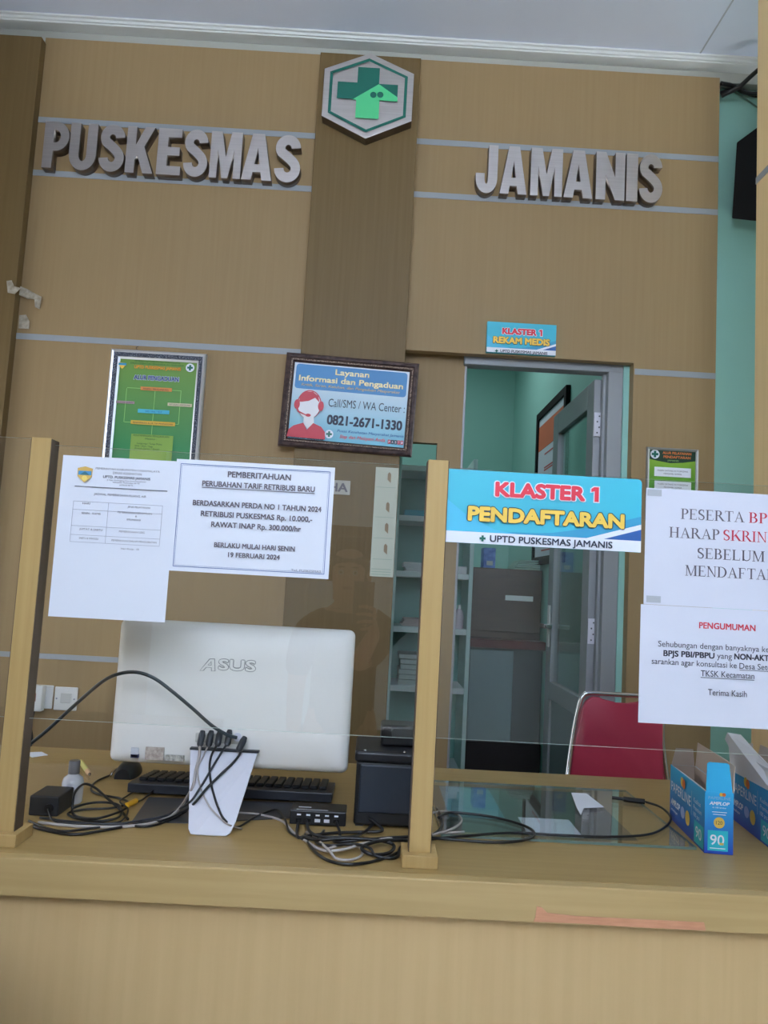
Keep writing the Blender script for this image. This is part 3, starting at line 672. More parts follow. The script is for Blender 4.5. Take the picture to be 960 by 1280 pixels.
T1('ALUR PENGADUAN', 270, 694, 342, 50, mat('pale lilac ink', (200, 210, 232), 0.6), 0.07, 'letter_outline'); T1('ALUR PENGADUAN', 275, 690, 338, 42, mat('indigo ink', (44, 62, 128), 0.6), 0.03)
for x0, y0, x1, y1 in ((215, 405, 340, 410), (630, 430, 715, 433), (208, 410, 190, 720), (712, 433, 690, 745), (470, 435, 445, 838), (190, 720, 255, 724), (690, 745, 650, 742)):
    a, b = c1(x0, y0), c1(x1, y1)
    if abs(a[0]-b[0]) < abs(a[1]-b[1]): s.line((a[0]+b[0])/2, a[1], (a[0]+b[0])/2, b[1], 0.0024, M_LG)
    else: s.line(a[0], (a[1]+b[1])/2, b[0], (a[1]+b[1])/2, 0.0024, M_LG)
bar1(340, 402, 630, 436, mat('box orange', (226, 150, 84), 0.6)); bar1(115, 528, 285, 552, mat('box mauve', (190, 160, 168), 0.6)); bar1(590, 550, 815, 580, mat('box cream', (222, 214, 180), 0.6))
bar1(315, 608, 607, 645, mat('box sky', (84, 190, 214), 0.6)); bar1(250, 715, 660, 752, mat('box mustard', (220, 180, 70), 0.6)); bar1(245, 838, 635, 1090, mat('box olive', (140, 176, 80), 0.6))
T1('PASIEN / PENGUNJUNG', 365, 600, 430, 15, M_INKDARK); T1('KOTAK SARAN', 130, 272, 548, 13, M_INKDARK); T1('PETUGAS LANGSUNG', 605, 800, 573, 14, M_INKDARK); T1('SMS / WA / TELP', 385, 540, 637, 16, M_DEEPB)
T1('PENERIMAAN ALUR TIM PENGADUAN', 270, 640, 745, 16, M_INKDARK); T1('PENYAMPAIAN PENGADUAN', 275, 605, 862, 16, M_DKG); T1('Melalui :', 385, 490, 888, 15, M_DKG)
T1('Langsung / Tatap Muka', 310, 540, 932, 15, M_DKG); T1('SMS / WA / Telp', 290, 455, 955, 15, M_DKG); T1('Kotak Saran / Email', 290, 515, 978, 15, M_DKG)
a = c1(178, 190); s.poly([(a[0]-0.016, a[1]+0.006), (a[0]+0.014, a[1]+0.004), (a[0]+0.012, a[1]-0.006), (a[0], a[1]-0.02), (a[0]-0.012, a[1]-0.008)], M_YEL, 'crest'); s.rect(a[0]-0.015, a[0]+0.015, a[1]-0.005, a[1]+0.004, M_TEALB, 'crest')
a = c1(800, 226); s.disc(a[0], a[1], 0.017, M_SIGNW, 'round_badge'); cross(s, a[0], a[1], 0.011, M_GREENDK); s.flush()
obj('hanging_hook', tube(bmesh.new(), [(-0.975, YW-0.001, 2.118), (-0.98, YW-0.008, 2.128), (-0.972, YW-0.008, 2.134)], 0.0015, 6), M_DARKWOOD, t)
# information poster on the pillar (hangs slightly crooked)
W2, H2 = 0.514, 0.366; cx, zc = -0.129, 1.937
ix0, ix1, iz0, iz1 = cx-W2/2, cx+W2/2, zc-H2/2, zc+H2/2
M_DKFRAME = noise_mat('dark bronze moulding', (52, 38, 40), (84, 66, 62), 60, rough=0.35)
t = thing('framed_poster', 'dark framed blue poster of a headset operator and phone number on the pillar', 'framed poster', (cx, 2.95, zc))
obj('frame', frame_loop(bmesh.new(), ix0, ix1, iz0, iz1, 2.95, [(0, 0), (0, 0.016), (0.006, 0.022), (0.016, 0.024), (0.024, 0.016), (0.034, 0.008), (0.034, 0)]), M_DKFRAME, t)
obj('beading', frame_loop(bmesh.new(), ix0+0.0215, ix1-0.0215, iz0+0.0215, iz1-0.0215, 2.95, [(0, 0.004), (0, 0.021), (0.005, 0.019), (0.005, 0.004)]), noise_mat('bronze beading', (70, 56, 54), (200, 178, 160), 300, rough=0.3, lo=0.45, hi=0.6), t)
ax0, ax1, az0, az1 = ix0+0.03, ix1-0.03, iz0+0.03, iz1-0.03
obj('print', B(ax0, ax1, 2.942, 2.946, az0, az1), grad_mat('info poster blue', 2, -0.15, 0.10, (112, 190, 214), (216, 228, 238)), t)
s = Sheet(t, 2.942, 0.0003); AW, AH = ax1-ax0, az1-az0
def U(u, v): return (ax0+u*AW, az1-v*AH)
def T2(body, u0, u1, v, cap, m, bold=0.0, shear=0.0): s.txt(body, U(u0, v)[0], U(u1, v)[0], U(0, v)[1], cap*AH, m, bold=bold, shear=shear)
x0, z1_ = U(0.025, 0.03); x1, z0_ = U(0.975, 0.345); r = 0.012
s.poly(arc(x1-r, z1_-r, r, r, 90, 0, 5)+arc(x1-r, z0_+r, r, r, 0, -90, 5)+arc(x0+r, z0_+r, r, r, 270, 180, 5)+arc(x0+r, z1_-r, r, r, 180, 90, 5), mat('header blue', (44, 128, 188), 0.4), 'header_panel')
M_CREAMI = mat('cream ink', (246, 232, 178), 0.6)
T2('Layanan', 0.36, 0.65, 0.135, 0.075, M_CREAMI, 0.03); T2('Informasi dan Pengaduan', 0.055, 0.945, 0.245, 0.075, M_CREAMI, 0.035)
T2('Kritik, Saran, Keluhan, dan Pengaduan Masyarakat', 0.08, 0.92, 0.305, 0.032, mat('gold ink', (226, 190, 90), 0.6), 0.0, 0.25)
T2('Call/SMS / WA Center :', 0.325, 0.975, 0.545, 0.10, M_NAVY, 0.0); T2('0821-2671-1330', 0.325, 0.965, 0.775, 0.125, M_NAVY, 0.035)
T2('Pusat Kesehatan Masyarakat Jamanis', 0.42, 0.985, 0.86, 0.032, M_DEEPB, 0.01, 0.2); T2('Siap dan Melayani Anda', 0.445, 0.83, 0.935, 0.042, mat('coral ink', (230, 96, 110), 0.6), 0.01, 0.25)
for k, (ch, m) in enumerate(zip('PASTI', (M_REDINK, M_INKDARK, M_INKDARK, M_REDINK, M_REDINK))):
    a = U(0.855+k*0.027, 0.955); s.rect(a[0], a[0]+0.0105, a[1], a[1]+0.016, m, 'logo_tile'); s.txt(ch, a[0]+0.0028, a[0]+0.0078, a[1]+0.003, 0.010, M_SIGNW, bold=0.03)
T2('Customer Supports', 0.01, 0.31, 0.985, 0.038, M_NAVY, 0.015)
a = U(0.355, 0.90); s.disc(a[0], a[1], 0.0165, M_SIGNW, 'round_badge'); cross(s, a[0], a[1], 0.011, M_GREENDK)
M_OPR = mat('operator red', (204, 74, 88), 0.55); M_FACE = mat('operator white', (236, 236, 240), 0.55)
def P2(pts, m, nm): s.poly([U(u, v) for u, v in pts], m, nm)
hc = U(0.165, 0.545)
s.disc(hc[0], hc[1], 0.047, M_OPR, 'operator_headset', rz=0.056, n=28); s.disc(hc[0], hc[1]-0.002, 0.043, M_FACE, 'operator_face', rz=0.054, n=28)
P2([(0.075, 0.52), (0.085, 0.44), (0.13, 0.385), (0.185, 0.38), (0.235, 0.43), (0.25, 0.51), (0.21, 0.455), (0.16, 0.50), (0.10, 0.52)], M_OPR, 'operator_hair')
for u in (0.062, 0.265): e = U(u, 0.555); s.disc(e[0], e[1], 0.011, M_OPR, 'operator_headset', rz=0.019)
P2([(0.055, 0.60), (0.075, 0.655), (0.15, 0.695), (0.15, 0.68), (0.085, 0.64), (0.068, 0.60)], M_OPR, 'operator_headset'); e = U(0.165, 0.685); s.disc(e[0], e[1], 0.010, M_OPR, 'operator_headset', rz=0.006)
P2([(0.13, 0.71), (0.13, 0.79), (0.17, 0.86), (0.22, 0.79), (0.215, 0.70)], M_FACE, 'operator_face')
P2([(0.0, 0.975), (0.01, 0.885), (0.05, 0.83), (0.13, 0.785), (0.165, 0.87), (0.165, 0.975)], M_OPR, 'operator_jacket'); P2([(0.165, 0.975), (0.165, 0.87), (0.215, 0.78), (0.285, 0.82), (0.318, 0.88), (0.325, 0.975)], M_OPR, 'operator_jacket')
s.flush()
t.rotation_euler = (0, math.radians(1.75), 0)
# small green poster right of the door
rx0, rx1, rz0, rz1 = 1.045, 1.247, 1.56, 1.848
t = framed('framed_poster', 'small grey framed green poster on the wall right of the door', rx0, rx1, rz0, rz1, YW, [(0, 0), (0, 0.012), (0.004, 0.015), (0.010, 0.012), (0.010, 0)], mat('pewter moulding', (150, 152, 150), 0.4, 0.4),
           grad_mat('poster leaf green', 2, 0.1, 0.26, (64, 150, 60), (150, 192, 70)), 0.008)
s = Sheet(t, YW-0.008, 0.0003)
def c5(x, y): p = at(800+x/6, 540+y/6, s.Y); return p.x, p.z
zt_ = rz1-0.009
s.poly([(rx0+0.009, zt_), (rx1-0.009, zt_), (rx1-0.009, zt_-0.037), (rx1-0.06, zt_-0.046), (rx1-0.11, zt_-0.05), (rx0+0.04, zt_-0.043), (rx0+0.009, zt_-0.037)], mat('poster dark green', (22, 62, 44), 0.5), 'header_panel')
a = c5(112, 166); s.disc(a[0], a[1], 0.018, M_SIGNW, 'round_badge'); cross(s, a[0], a[1], 0.013, M_GREENDK)
M_OR = mat('poster orange ink', (214, 120, 60), 0.6)
s.ptxt('ALUR PELAYANAN', 828, 864, 846, 568.5, 3.4, M_OR, bold=0.04); s.ptxt('PENDAFTARAN', 829, 863, 846, 573.5, 3.4, M_OR, bold=0.04); s.ptxt('JAMANIS', 834, 848, 841, 577, 2, M_LG)
for yc, hh in ((590.5, 6), (607.5, 5.6), (622, 5.6), (636, 5.6)):
    p = at(840.5, yc, s.Y); s.rect(p.x-0.072, p.x+0.072, p.z-hh*0.00308, p.z+hh*0.00308, M_SIGNW, 'text_box'); s.txt('PASIEN DATANG KE PUSKESMAS', p.x-0.06, p.x+0.06, p.z+0.002, 0.006, M_INK); s.txt('MENGAMBIL NOMOR', p.x-0.035, p.x+0.035, p.z-0.010, 0.006, M_INK)
s.flush()
# pale banner and a small name plate on the pillar, seen through the glass
t = board_sign('tall pale poster at the right edge of the pillar, seen through the glass', -0.012, 0.076, 1.284, 1.702, 2.9475, 0.0025, mat('pale banner', (196, 200, 184), 0.6), (0.03, 2.95, 1.284), 'wall_poster', 'poster')
s = Sheet(t, 2.9475, 0.0003)
for k, z in enumerate((1.655, 1.54, 1.46, 1.38)): s.poly([(0.035, z), (0.048, z-0.012), (0.048, z+0.022), (0.041, z+0.03), (0.035, z+0.022)], mat('banner brown', (150, 126, 96), 0.6), 'printed_figure'); s.line(-0.004, z-0.03, 0.068, z-0.03, 0.002, mat('banner green', (160, 178, 160), 0.6))
for z in (1.312, 1.302, 1.292): s.line(-0.008, z, 0.066, z, 0.003, mat('banner green', (160, 178, 160), 0.6))
s.flush()
t = board_sign('small grey name plate with dark capitals on the pillar behind the tariff sheet', -0.30, -0.106, 1.588, 1.642, 2.946, 0.004, mat('plate grey', (176, 172, 160), 0.5), (-0.2, 2.95, 1.588), 'name_plate', 'sign')
s = Sheet(t, 2.946, 0.0003); s.txt('USAHA', -0.285, -0.115, 1.598, 0.034, M_INK, bold=0.03); s.flush()

# tape scraps at the left column
def scrap(label, pts, y):
    o = obj('tape_scrap', prism(bmesh.new(), [Vector((at(a, b, y).x, y+0.003*math.sin(i*2.1), at(a, b, y).z)) for i, (a, b) in enumerate(pts)], (0, 0.002, 0)), noise_mat('old tape', (150, 140, 122), (196, 188, 172), 40, rough=0.35), origin=at(pts[0][0], pts[0][1], y))
    tag(o, label, 'tape')
scrap('crumpled grey tape scrap on the left column edge', ((8, 351), (14, 350), (18, 358), (26, 360), (18, 367), (10, 366)), 2.951)
scrap('crumpled tape strip peeling off the wall beside the left column', ((21, 356), (34, 361), (42, 366), (52, 371), (49, 386), (44, 384), (43, 374), (34, 373), (22, 368)), 2.99)
scrap('small torn tape square on the wall below the peeling strip', ((24, 394), (32, 393), (37, 402), (36, 411), (23, 410)), 2.992)

# switches
def switch_plate(label, xc, zc, m_extra):
    t = thing('wall_switch', label, 'switch', (xc, YW, zc))
    obj('plate', B(xc-0.043, xc+0.043, YW-0.009, YW, zc-0.043, zc+0.043, 0.003), M_PLASTICW, t); return t
t = switch_plate('white square light switch with one rocker, right of the socket', -1.13, 0.762, 0)
obj('rocker', B(-1.148, -1.108, YW-0.013, YW-0.008, 0.747, 0.783, 0.002), mat('rocker', (206, 206, 202), 0.4), t)
for x in (-1.163, -1.097): obj('screw', lathe(bmesh.new(), [(0.003, -0.002), (0.003, 0)], (x, YW-0.009, 0.762), 8, 'Y'), M_INKFAINT, t)
t = switch_plate('white wall socket with a plugged adapter, left of the light switch', -1.222, 0.765, 0)
pl = obj('plug_adapter', B(-1.262, -1.205, YW-0.04, YW-0.009, 0.715, 0.81, 0.004), M_PLASTICW, t)
obj('rocker', B(-1.245, -1.228, YW-0.0425, YW-0.039, 0.752, 0.782, 0.001), mat('brown rocker', (150, 84, 70), 0.4), pl)
obj('cable', tube(bmesh.new(), [(-1.236, YW-0.025, 0.716), (-1.24, YW-0.03, 0.66), (-1.232, YW-0.03, 0.60), (-1.25, YW-0.05, 0.50)], 0.004), M_CABLE, t)

# speaker and cables in the far corner
t = thing('wall_speaker', 'black wedge loudspeaker hung in the mint corner by the golden column', 'speaker', (1.45, 3.1, 2.8))
pts = [at(a, b, 2.98) for a, b in ((921, 178), (915, 273))]
pg = [(pts[0].x, pts[0].z), (pts[1].x, pts[1].z), (1.60, 2.785), (1.58, 3.29)]
obj('cabinet', prism(bmesh.new(), xz(pg, 2.98), (0.045, 0.085, 0.045), 0.004), M_BLACKMATT, t)
obj('bracket', B(1.50, 1.53, 3.05, 3.072, 2.96, 3.0), M_BLACK2, t)
def cable(name, label, pts, r=0.004, m=M_CABLE, cat='cable', grp=None):
    o = obj(name, tube(bmesh.new(), pts, r, 8), m, origin=pts[0], smooth=180); return tag(o, label, cat, grp)
cable('ceiling_cable', 'thick black cable rising to the upper right over the mint corner', [at(902, 120, 3.03), at(912, 115, 3.01), at(925, 108, 2.99), at(938, 96, 2.95), at(952, 84, 2.9), at(970, 70, 2.86)], 0.009)
cable('ceiling_cable', 'thick black cable sagging right from the panelling top corner', [at(901, 104, 3.02), at(915, 107, 3.03), at(928, 114, 3.035), at(940, 117, 3.04), at(958, 116, 3.04), at(980, 112, 3.04)], 0.0085)
cable('ceiling_cable', 'black cable crossing lowest in the corner under the ceiling beam', [at(901, 116, 3.05), at(915, 112, 3.05), at(928, 113, 3.055), at(940, 119, 3.055), at(960, 121, 3.055), at(980, 118, 3.055)], 0.007)
cable('ceiling_cable', 'thin grey green cable slanting down the mint wall', [at(901, 109, 3.062), at(922, 117, 3.062), at(945, 133, 3.062), at(970, 152, 3.062)], 0.003, mat('green grey cable', (96, 130, 118), 0.5))

# ================================================================= ROOM BEHIND THE DOOR
t = thing('shelf_unit', 'white open shelving seen through the hatch beside the pillar', 'shelf', (0.25, 4.2, 0))
bm = bmesh.new(); box(bm, -0.30, 0.505, 4.42, 4.43, 0, 1.95); obj('back_board', bm, mat('shelf back teal', (120, 170, 160), 0.6), t)
for x in (-0.31, 0.10, 0.505): obj('upright', B(x, x+0.022, 4.10, 4.43, 0, 1.95, 0.002), mat('pale upright', (186, 210, 206), 0.5), t)
SHZ = (0.32, 0.74, 1.045, 1.335, 1.63, 1.90)
for z in SHZ: obj('shelf', B(-0.288, 0.505, 4.105, 4.42, z-0.03, z, 0.002), mat('shelf board', (214, 222, 222), 0.5), t)
def boxthing(name, label, cat, b, m, grp=None): 
    o = obj(name, B(*b, 0.004), m, origin=(b[0], b[2], b[4])); return tag(o, label, cat, grp)
boxthing('binder', 'teal binder lying on the upper shelf behind the hatch', 'binder', (0.15, 0.40, 4.15, 4.38, 1.63, 1.665), mat('binder teal', (70, 160, 180), 0.5))
for k, (z, h, c, a) in enumerate(((1.335, 0.05, (214, 214, 216), 'white paper pile on the shelf below the teal binder'), (1.045, 0.04, (190, 170, 168), 'pinkish paper pile on the middle shelf behind the hatch'), (0.74, 0.16, (170, 180, 176), 'tall grey paper stack on the low shelf behind the hatch'))):
    bm = bmesh.new()
    for j in range(6): box(bm, 0.17+random.uniform(-0.01, 0.01), 0.36+random.uniform(-0.01, 0.02), 4.16, 4.38, z+h*j/6, z+h*(j+0.85)/6)
    tag(obj('paper_pile', bm, mat('pile%d' % k, c, 0.7), origin=(0.17, 4.16, z)), a, 'papers', 'paper piles on the white shelving')
boxthing('carton', 'small white carton on the shelving seen just inside the door', 'box', (0.41, 0.495, 4.12, 4.30, 1.335, 1.375), mat('pile0', (214, 214, 216), 0.7))
bo = thing('spray_bottle', 'pink white plastic bottle on the shelf just inside the door', 'bottle', (0.47, 4.17, 1.045))
obj('body', lathe(bmesh.new(), [(0.022, 0), (0.025, 0.005), (0.025, 0.07), (0.018, 0.095), (0.009, 0.105)], (0.47, 4.17, 1.045)), mat('pinkish plastic', (206, 190, 200), 0.4), bo, smooth=40)
obj('cap', lathe(bmesh.new(), [(0.009, 0.105), (0.009, 0.125)], (0.47, 4.17, 1.045), 14), M_PLASTICW, bo)
# brown cabinet with worktop
t = thing('wooden_cabinet', 'dark brown wooden cabinet with white label in the room behind the door', 'cabinet', (0.75, 4.65, 0))
obj('body', B(0.535, 0.962, 4.42, 4.90, 0.99, 1.385, 0.003), M_BROWNW, t)
obj('door', B(0.54, 0.957, 4.40, 4.42, 1.03, 1.38, 0.003), M_BROWNW, t)
obj('label_card', B(0.753, 0.910, 4.396, 4.4, 1.207, 1.236), mat('label card', (214, 220, 214), 0.6), t)
obj('worktop', B(0.53, 0.965, 4.28, 4.92, 0.945, 0.99, 0.003), M_REDWOOD, t)
obj('lower_body', B(0.54, 0.962, 4.34, 4.90, 0.0, 0.945, 0.003), mat('cabinet dark front', (74, 78, 80), 0.45), t)
obj('glass_haze_panel', B(0.56, 0.80, 4.332, 4.34, 0.44, 0.93, 0.003), mat('cabinet haze grey green', (112, 132, 134), 0.45), t)  # grey green stands in for reflected haze over the dark cabinet front
obj('unhazed_front', B(0.538, 0.963, 4.318, 4.34, 0.0, 0.435, 0.002), mat('plinth dark brown', (34, 24, 26), 0.5), t)  # same cabinet front, painted darker below the screen where no haze is reflected
t = thing('tissue_carton', 'blue patterned carton standing on the brown cabinet', 'box', (0.66, 4.47, 1.385))
obj('body', B(0.625, 0.695, 4.44, 4.54, 1.385, 1.50, 0.003), noise_mat('blue carton print', (56, 96, 176), (110, 150, 214), 30), t)
obj('picture', B(0.645, 0.68, 4.4385, 4.44, 1.40, 1.425), mat('carton picture', (176, 186, 180), 0.5), t)
bm = bmesh.new()
for j in range(5): prism(bm, [Vector(p) for p in ((0.80+0.01*j, 4.45, 1.386+0.012*j), (0.955, 4.45, 1.388+0.012*j), (0.955, 4.70, 1.388+0.012*j), (0.80+0.01*j, 4.70, 1.386+0.012*j))], (0, 0, 0.007))
tag(obj('document_folder', bm, mat('folder mint', (170, 206, 190), 0.6), origin=(0.88, 4.5, 1.386)), 'pale green document folders lying on the brown cabinet', 'folders')
# large framed chart on the side wall
t = thing('framed_chart', 'tall black framed chart with orange header on the mint side wall', 'framed poster', (0.97, 4.3, 1.3))
bm = bmesh.new(); y0, y1, z0, z1 = 3.93, 4.66, 1.42, 2.34
for b in ((0.945, 0.97, y0, y0+0.045, z0, z1), (0.945, 0.97, y1-0.045, y1, z0, z1), (0.945, 0.97, y0+0.045, y1-0.045, z0, z0+0.045), (0.945, 0.97, y0+0.045, y1-0.045, z1-0.045, z1)): box(bm, *b, 0.003)
obj('frame', bm, M_BLACKMATT, t)
obj('print', B(0.956, 0.969, y0+0.04, y1-0.04, z0+0.04, z1-0.04), mat('chart white', (206, 214, 226), 0.6), t)
obj('header_band', B(0.9545, 0.957, y0+0.05, y1-0.05, 2.10, 2.25), mat('chart orange', (206, 110, 76), 0.6), t)
bm = bmesh.new()
for z in (2.06, 1.98, 1.965, 1.80, 1.785, 1.77, 1.62, 1.605, 1.5): box(bm, 0.9545, 0.957, y0+0.16, y1-0.22, z-0.004, z+0.004)
obj('printed_line', bm, mat('chart red', (196, 90, 90), 0.6), t)

# ================================================================= ON THE DESK
# all-in-one computer seen from behind
mx0, mx1, mz0, mz1, my = -0.519, -0.030, 0.862, 1.153, 1.615
pc = thing('computer', 'white all-in-one computer seen from behind the left glass', 'computer', (-0.27, 1.62, DZ))
def rrect(x0, x1, z0, z1, r, n=6): return arc(x1-r, z1-r, r, r, 0, 90, n)+arc(x0+r, z1-r, r, r, 90, 180, n)+arc(x0+r, z0+r, r, r, 180, 270, n)+arc(x1-r, z0+r, r, r, 270, 360, n)
bm = bmesh.new(); rings = []
for ins, y in ((0.0, 0.046), (0.0, 0.030), (0.002, 0.022), (0.007, 0.014), (0.020, 0.007), (0.055, 0.002), (0.11, 0.0)):
    pts = rrect(mx0+ins, mx1-ins, mz0+ins*0.85, mz1-ins*0.85, 0.014)
    rings.append([bm.verts.new((x, my+y, z)) for x, z in pts])
n = len(rings[0])
for a, b in zip(rings, rings[1:]):
    for k in range(n): bm.faces.new((a[k], a[(k+1) % n], b[(k+1) % n], b[k]))
bm.faces.new(rings[0]); bm.faces.new(rings[-1])
obj('back_shell', bm, M_CREAMP, pc, smooth=35)
obj('screen_bezel', prism(bmesh.new(), xz(rrect(mx0+0.001, mx1-0.001, mz0+0.001, mz1-0.001, 0.012), my+0.046), (0, 0.006, 0)), M_BLACK, pc)
obj('display', B(mx0+0.012, mx1-0.012, my+0.052, my+0.0525, mz0+0.03, mz1-0.012), mat('dark display', (12, 14, 18), 0.15), pc)
# raised maker's lettering
s = Sheet(pc, my-0.0003, 0.0002)
M_EMB = mat('embossed letters', (150, 149, 146), 0.4)
s.ptxt('SUS', 272, 320, 296, 839, 14.5, M_EMB, bold=0.085); s.ptxt('SUS', 272.9, 319.1, 296, 838.2, 12.9, M_CREAMP, bold=0.028, name='letter_face')
def la(g, m, nm):
    def q(x, y): p = at(x, y, my); return (p.x, p.z)
    s.poly([q(250-g, 838+g*0.6), q(254.5+g, 838+g*0.6), q(267+g, 823.5-g), q(262.5-g, 823.5-g)], m, nm); s.poly([q(264-g, 823.6-g), q(268.5+g, 823.6-g), q(269+g, 838.6+g*0.6), q(264.5-g, 838.6+g*0.6)], m, nm)
    s.poly([q(257-g, 834+g*0.6), q(265, 834.3+g*0.6), q(265, 831.5-g*0.6), q(259-g, 831-g*0.6)], m, nm)
la(0.45, M_EMB, 'lettering'); la(-0.45, M_CREAMP, 'letter_face'); s.flush()
def sticker(name, x0, y0, x1, y1, m):
    a, b = at(x0, (y0+y1)/2, my), at(x1, (y0+y1)/2, my); h = (y1-y0)/F*my/2; z = (a.z+b.z)/2
    return obj(name, B(a.x, b.x, my-0.0006, my+0.02, z-h, z+h), m, pc)
sticker('sticker', 163.5, 935, 172.5, 946, mat('sticker white', (206, 208, 216), 0.5)); sticker('sticker', 163.3, 943, 172.7, 947, mat('sticker blue', (66, 76, 128), 0.5))
sticker('sticker', 181.5, 934.5, 204.5, 949.5, noise_mat('sticker brown print', (168, 152, 142), (206, 196, 186), 160)); sticker('sticker', 207, 944.5, 229.5, 951, noise_mat('sticker grey print', (128, 124, 116), (206, 204, 196), 160))
# port cluster and stand
obj('port_strip', B(at(244, 920, my).x, at(300, 920, my).x, my-0.001, my+0.01, 0.914, 0.934, 0.003), mat('port strip', (196, 194, 188), 0.5), pc)
obj('power_port', lathe(bmesh.new(), [(0.0085, -0.004), (0.0085, 0), (0.006, 0)], (at(297, 921, my).x, my, at(297, 921, my).z), 14, 'Y'), M_METALW, pc)
a, b = at(238, 937, 1.606), at(321.5, 941.5, 1.606)
tz = (a.z+b.z)/2; Q0 = Vector((0, 1.606, tz)); Q1 = Vector((0, 1.500, DZ+0.003)); QN = (Q1-Q0).cross(Vector((1, 0, 0))).normalized()
def pl(px, py, off=0.0):
    d = at(px, py, 1.0)-Vector((0, 0, EYE)); o = Vector((0, 0, EYE)); q0 = Q0-QN*off*(1 if QN.y > 0 else -1)
    return o+d*((q0-o).dot(QN)/d.dot(QN))
zl = pl(262, 1045).z
bot = [pl(x, y) for x, y in ((294, 1028), (287.5, 1041), (282, 1045.5), (244, 1045), (238, 1042), (235.5, 1036))]
for v in bot: v.z = max(v.z, DZ+0.0015)
obj('stand', prism(bmesh.new(), [Vector((a.x, 1.606, tz)), Vector((b.x, 1.606, tz))]+bot, QN*(0.004 if QN.y > 0 else -0.004)), M_METALW, pc)
obj('stand_bracket', B(a.x-0.001, b.x+0.003, 1.604, 1.625, tz, tz+0.004), M_BLACK2, pc)
# plugs in the ports and their leads
plug_grp = 'cable plugs in the back of the computer'
def lead(label, px, py, pts, m, r=0.0022, pm=M_BLACK2, ang=0.0):
    t = thing('cable_lead', label, 'cable', at(px, py, 1.60), plug_grp)
    p = at(px, py, 1.60)
    bm = lathe(bmesh.new(), [(0.0045, -0.020), (0.0065, -0.016), (0.0068, 0.004), (0.005, 0.012)], (0, 0, 0), 12)
    bmesh.ops.transform(bm, matrix=Matrix.Translation(p) @ Matrix.Rotation(ang, 4, 'Y') @ Matrix.Rotation(math.radians(-35), 4, 'X'), verts=bm.verts)
    obj('plug', bm, pm, t, smooth=40)
    obj('wire', tube(bmesh.new(), [p+Vector((0, -0.010, -0.012))]+pts, r, 8), m, t, smooth=180)
def dk(x, y, h=0.003): return atz(x, y, DZ+h)
def ps(x, y): return pl(x, y, 0.005)
lead('grey lead from the leftmost plug, running down over the white stand to the left', 252, 921, [ps(249, 945), ps(245, 962), ps(240, 985), dk(222, 1013, 0.012), dk(200, 1026), dk(160, 1033), dk(100, 1033), dk(48, 1028)], M_GREYCABLE, 0.0028)
lead('thin grey lead from the second plug, crossing the stand to its lower right', 263, 921, [ps(254, 945), ps(247, 962), ps(251, 985), ps(262, 1008), ps(277, 1024), ps(286, 1031), dk(302, 1036)], M_GREYCABLE, 0.0016)
lead('black lead from the third plug, running straight down the stand', 274, 920.5, [ps(264, 945), ps(262, 962), ps(265, 985), ps(273, 1010), ps(281, 1025), dk(296, 1034, 0.004), dk(318, 1022), dk(345, 1012, 0.006), dk(356, 1024, 0.006), dk(362, 1040), dk(380, 1050)], M_CABLE, 0.0022)
lead('dark lead from the fourth plug, curving left across the stand', 286, 920, [ps(274, 945), ps(262, 965), ps(250, 985), ps(238, 1002), dk(222, 1012, 0.012), dk(205, 1020, 0.004), dk(180, 1025), dk(140, 1030), dk(90, 1027), dk(50, 1022)], M_BLACK2, 0.0022)
lead('black lead from the lone right plug, sweeping left over the stand', 303, 928, [ps(299, 944), ps(290, 955), ps(275, 969), ps(258, 986), ps(243, 1004), dk(228, 1015, 0.010), dk(205, 1025, 0.004), dk(170, 1030), dk(130, 1038), dk(90, 1043), dk(50, 1036), dk(38, 1030)], M_CABLE, 0.0026, M_BLACK2, 0.35)
cable('arched_cable', 'thick black cord arching from the left post over to the computer ports', [at(30, 936, 1.60), at(60, 912, 1.59), at(95, 880, 1.575), at(128, 852, 1.56), at(150, 842, 1.555), at(172, 840.5, 1.552), at(193, 848, 1.552), at(215, 864, 1.555), at(240, 885, 1.562), at(265, 907, 1.578), at(285, 919, 1.592), at(296, 922, 1.60)], 0.0036, mat('dark teal cord', (34, 46, 54), 0.3))
# keyboard
kb = thing('keyboard', 'black computer keyboard lying beneath the white computer', 'keyboard', (-0.285, 1.82, DZ))
ky0, ky1, kx0, kx1 = 1.735, 1.895, -0.505, -0.062
obj('case', prism(bmesh.new(), [Vector((kx0, ky0, DZ+0.006)), Vector((kx0, ky0, DZ+0.026)), Vector((kx0, ky0+0.03, DZ+0.024)), Vector((kx0, ky1, DZ+0.010)), Vector((kx0, ky1, DZ))], (kx1-kx0, 0, 0), 0.002), mat('keyboard case', (36, 40, 48), 0.4), kb)
bm = bmesh.new()
for r_ in range(6):
    y = ky0+0.034+r_*0.0195; z = DZ+0.0235-(r_*0.0195)*0.105
    for c_ in range(21):
        x = kx0+0.014+c_*0.0199
        if r_ == 5 and 4 <= c_ <= 8: continue
        box(bm, x, x+0.0162, y, y+0.016, z, z+0.0075, 0.0016, 1)
    if r_ == 5: box(bm, kx0+0.014+4*0.0199, kx0+0.014+8*0.0199+0.0162, y, y+0.016, z, z+0.0075, 0.0016, 1)
obj('keycaps', bm, mat('keycaps', (28, 30, 35), 0.45), kb)
# dark mat
a = [dk(165, 1027, 0.001), dk(240, 1029, 0.001), dk(372, 1022, 0.001), dk(366, 1004, 0.001), dk(186, 997, 0.001)]
tag(obj('desk_mat', prism(bmesh.new(), [Vector((v.x, v.y, DZ+0.0002)) for v in a], (0, 0, 0.0022)), mat('desk mat', (58, 60, 66), 0.35), origin=(-0.3, 1.65, DZ)), 'dark grey mat lying in front of the keyboard under the white stand', 'mat')
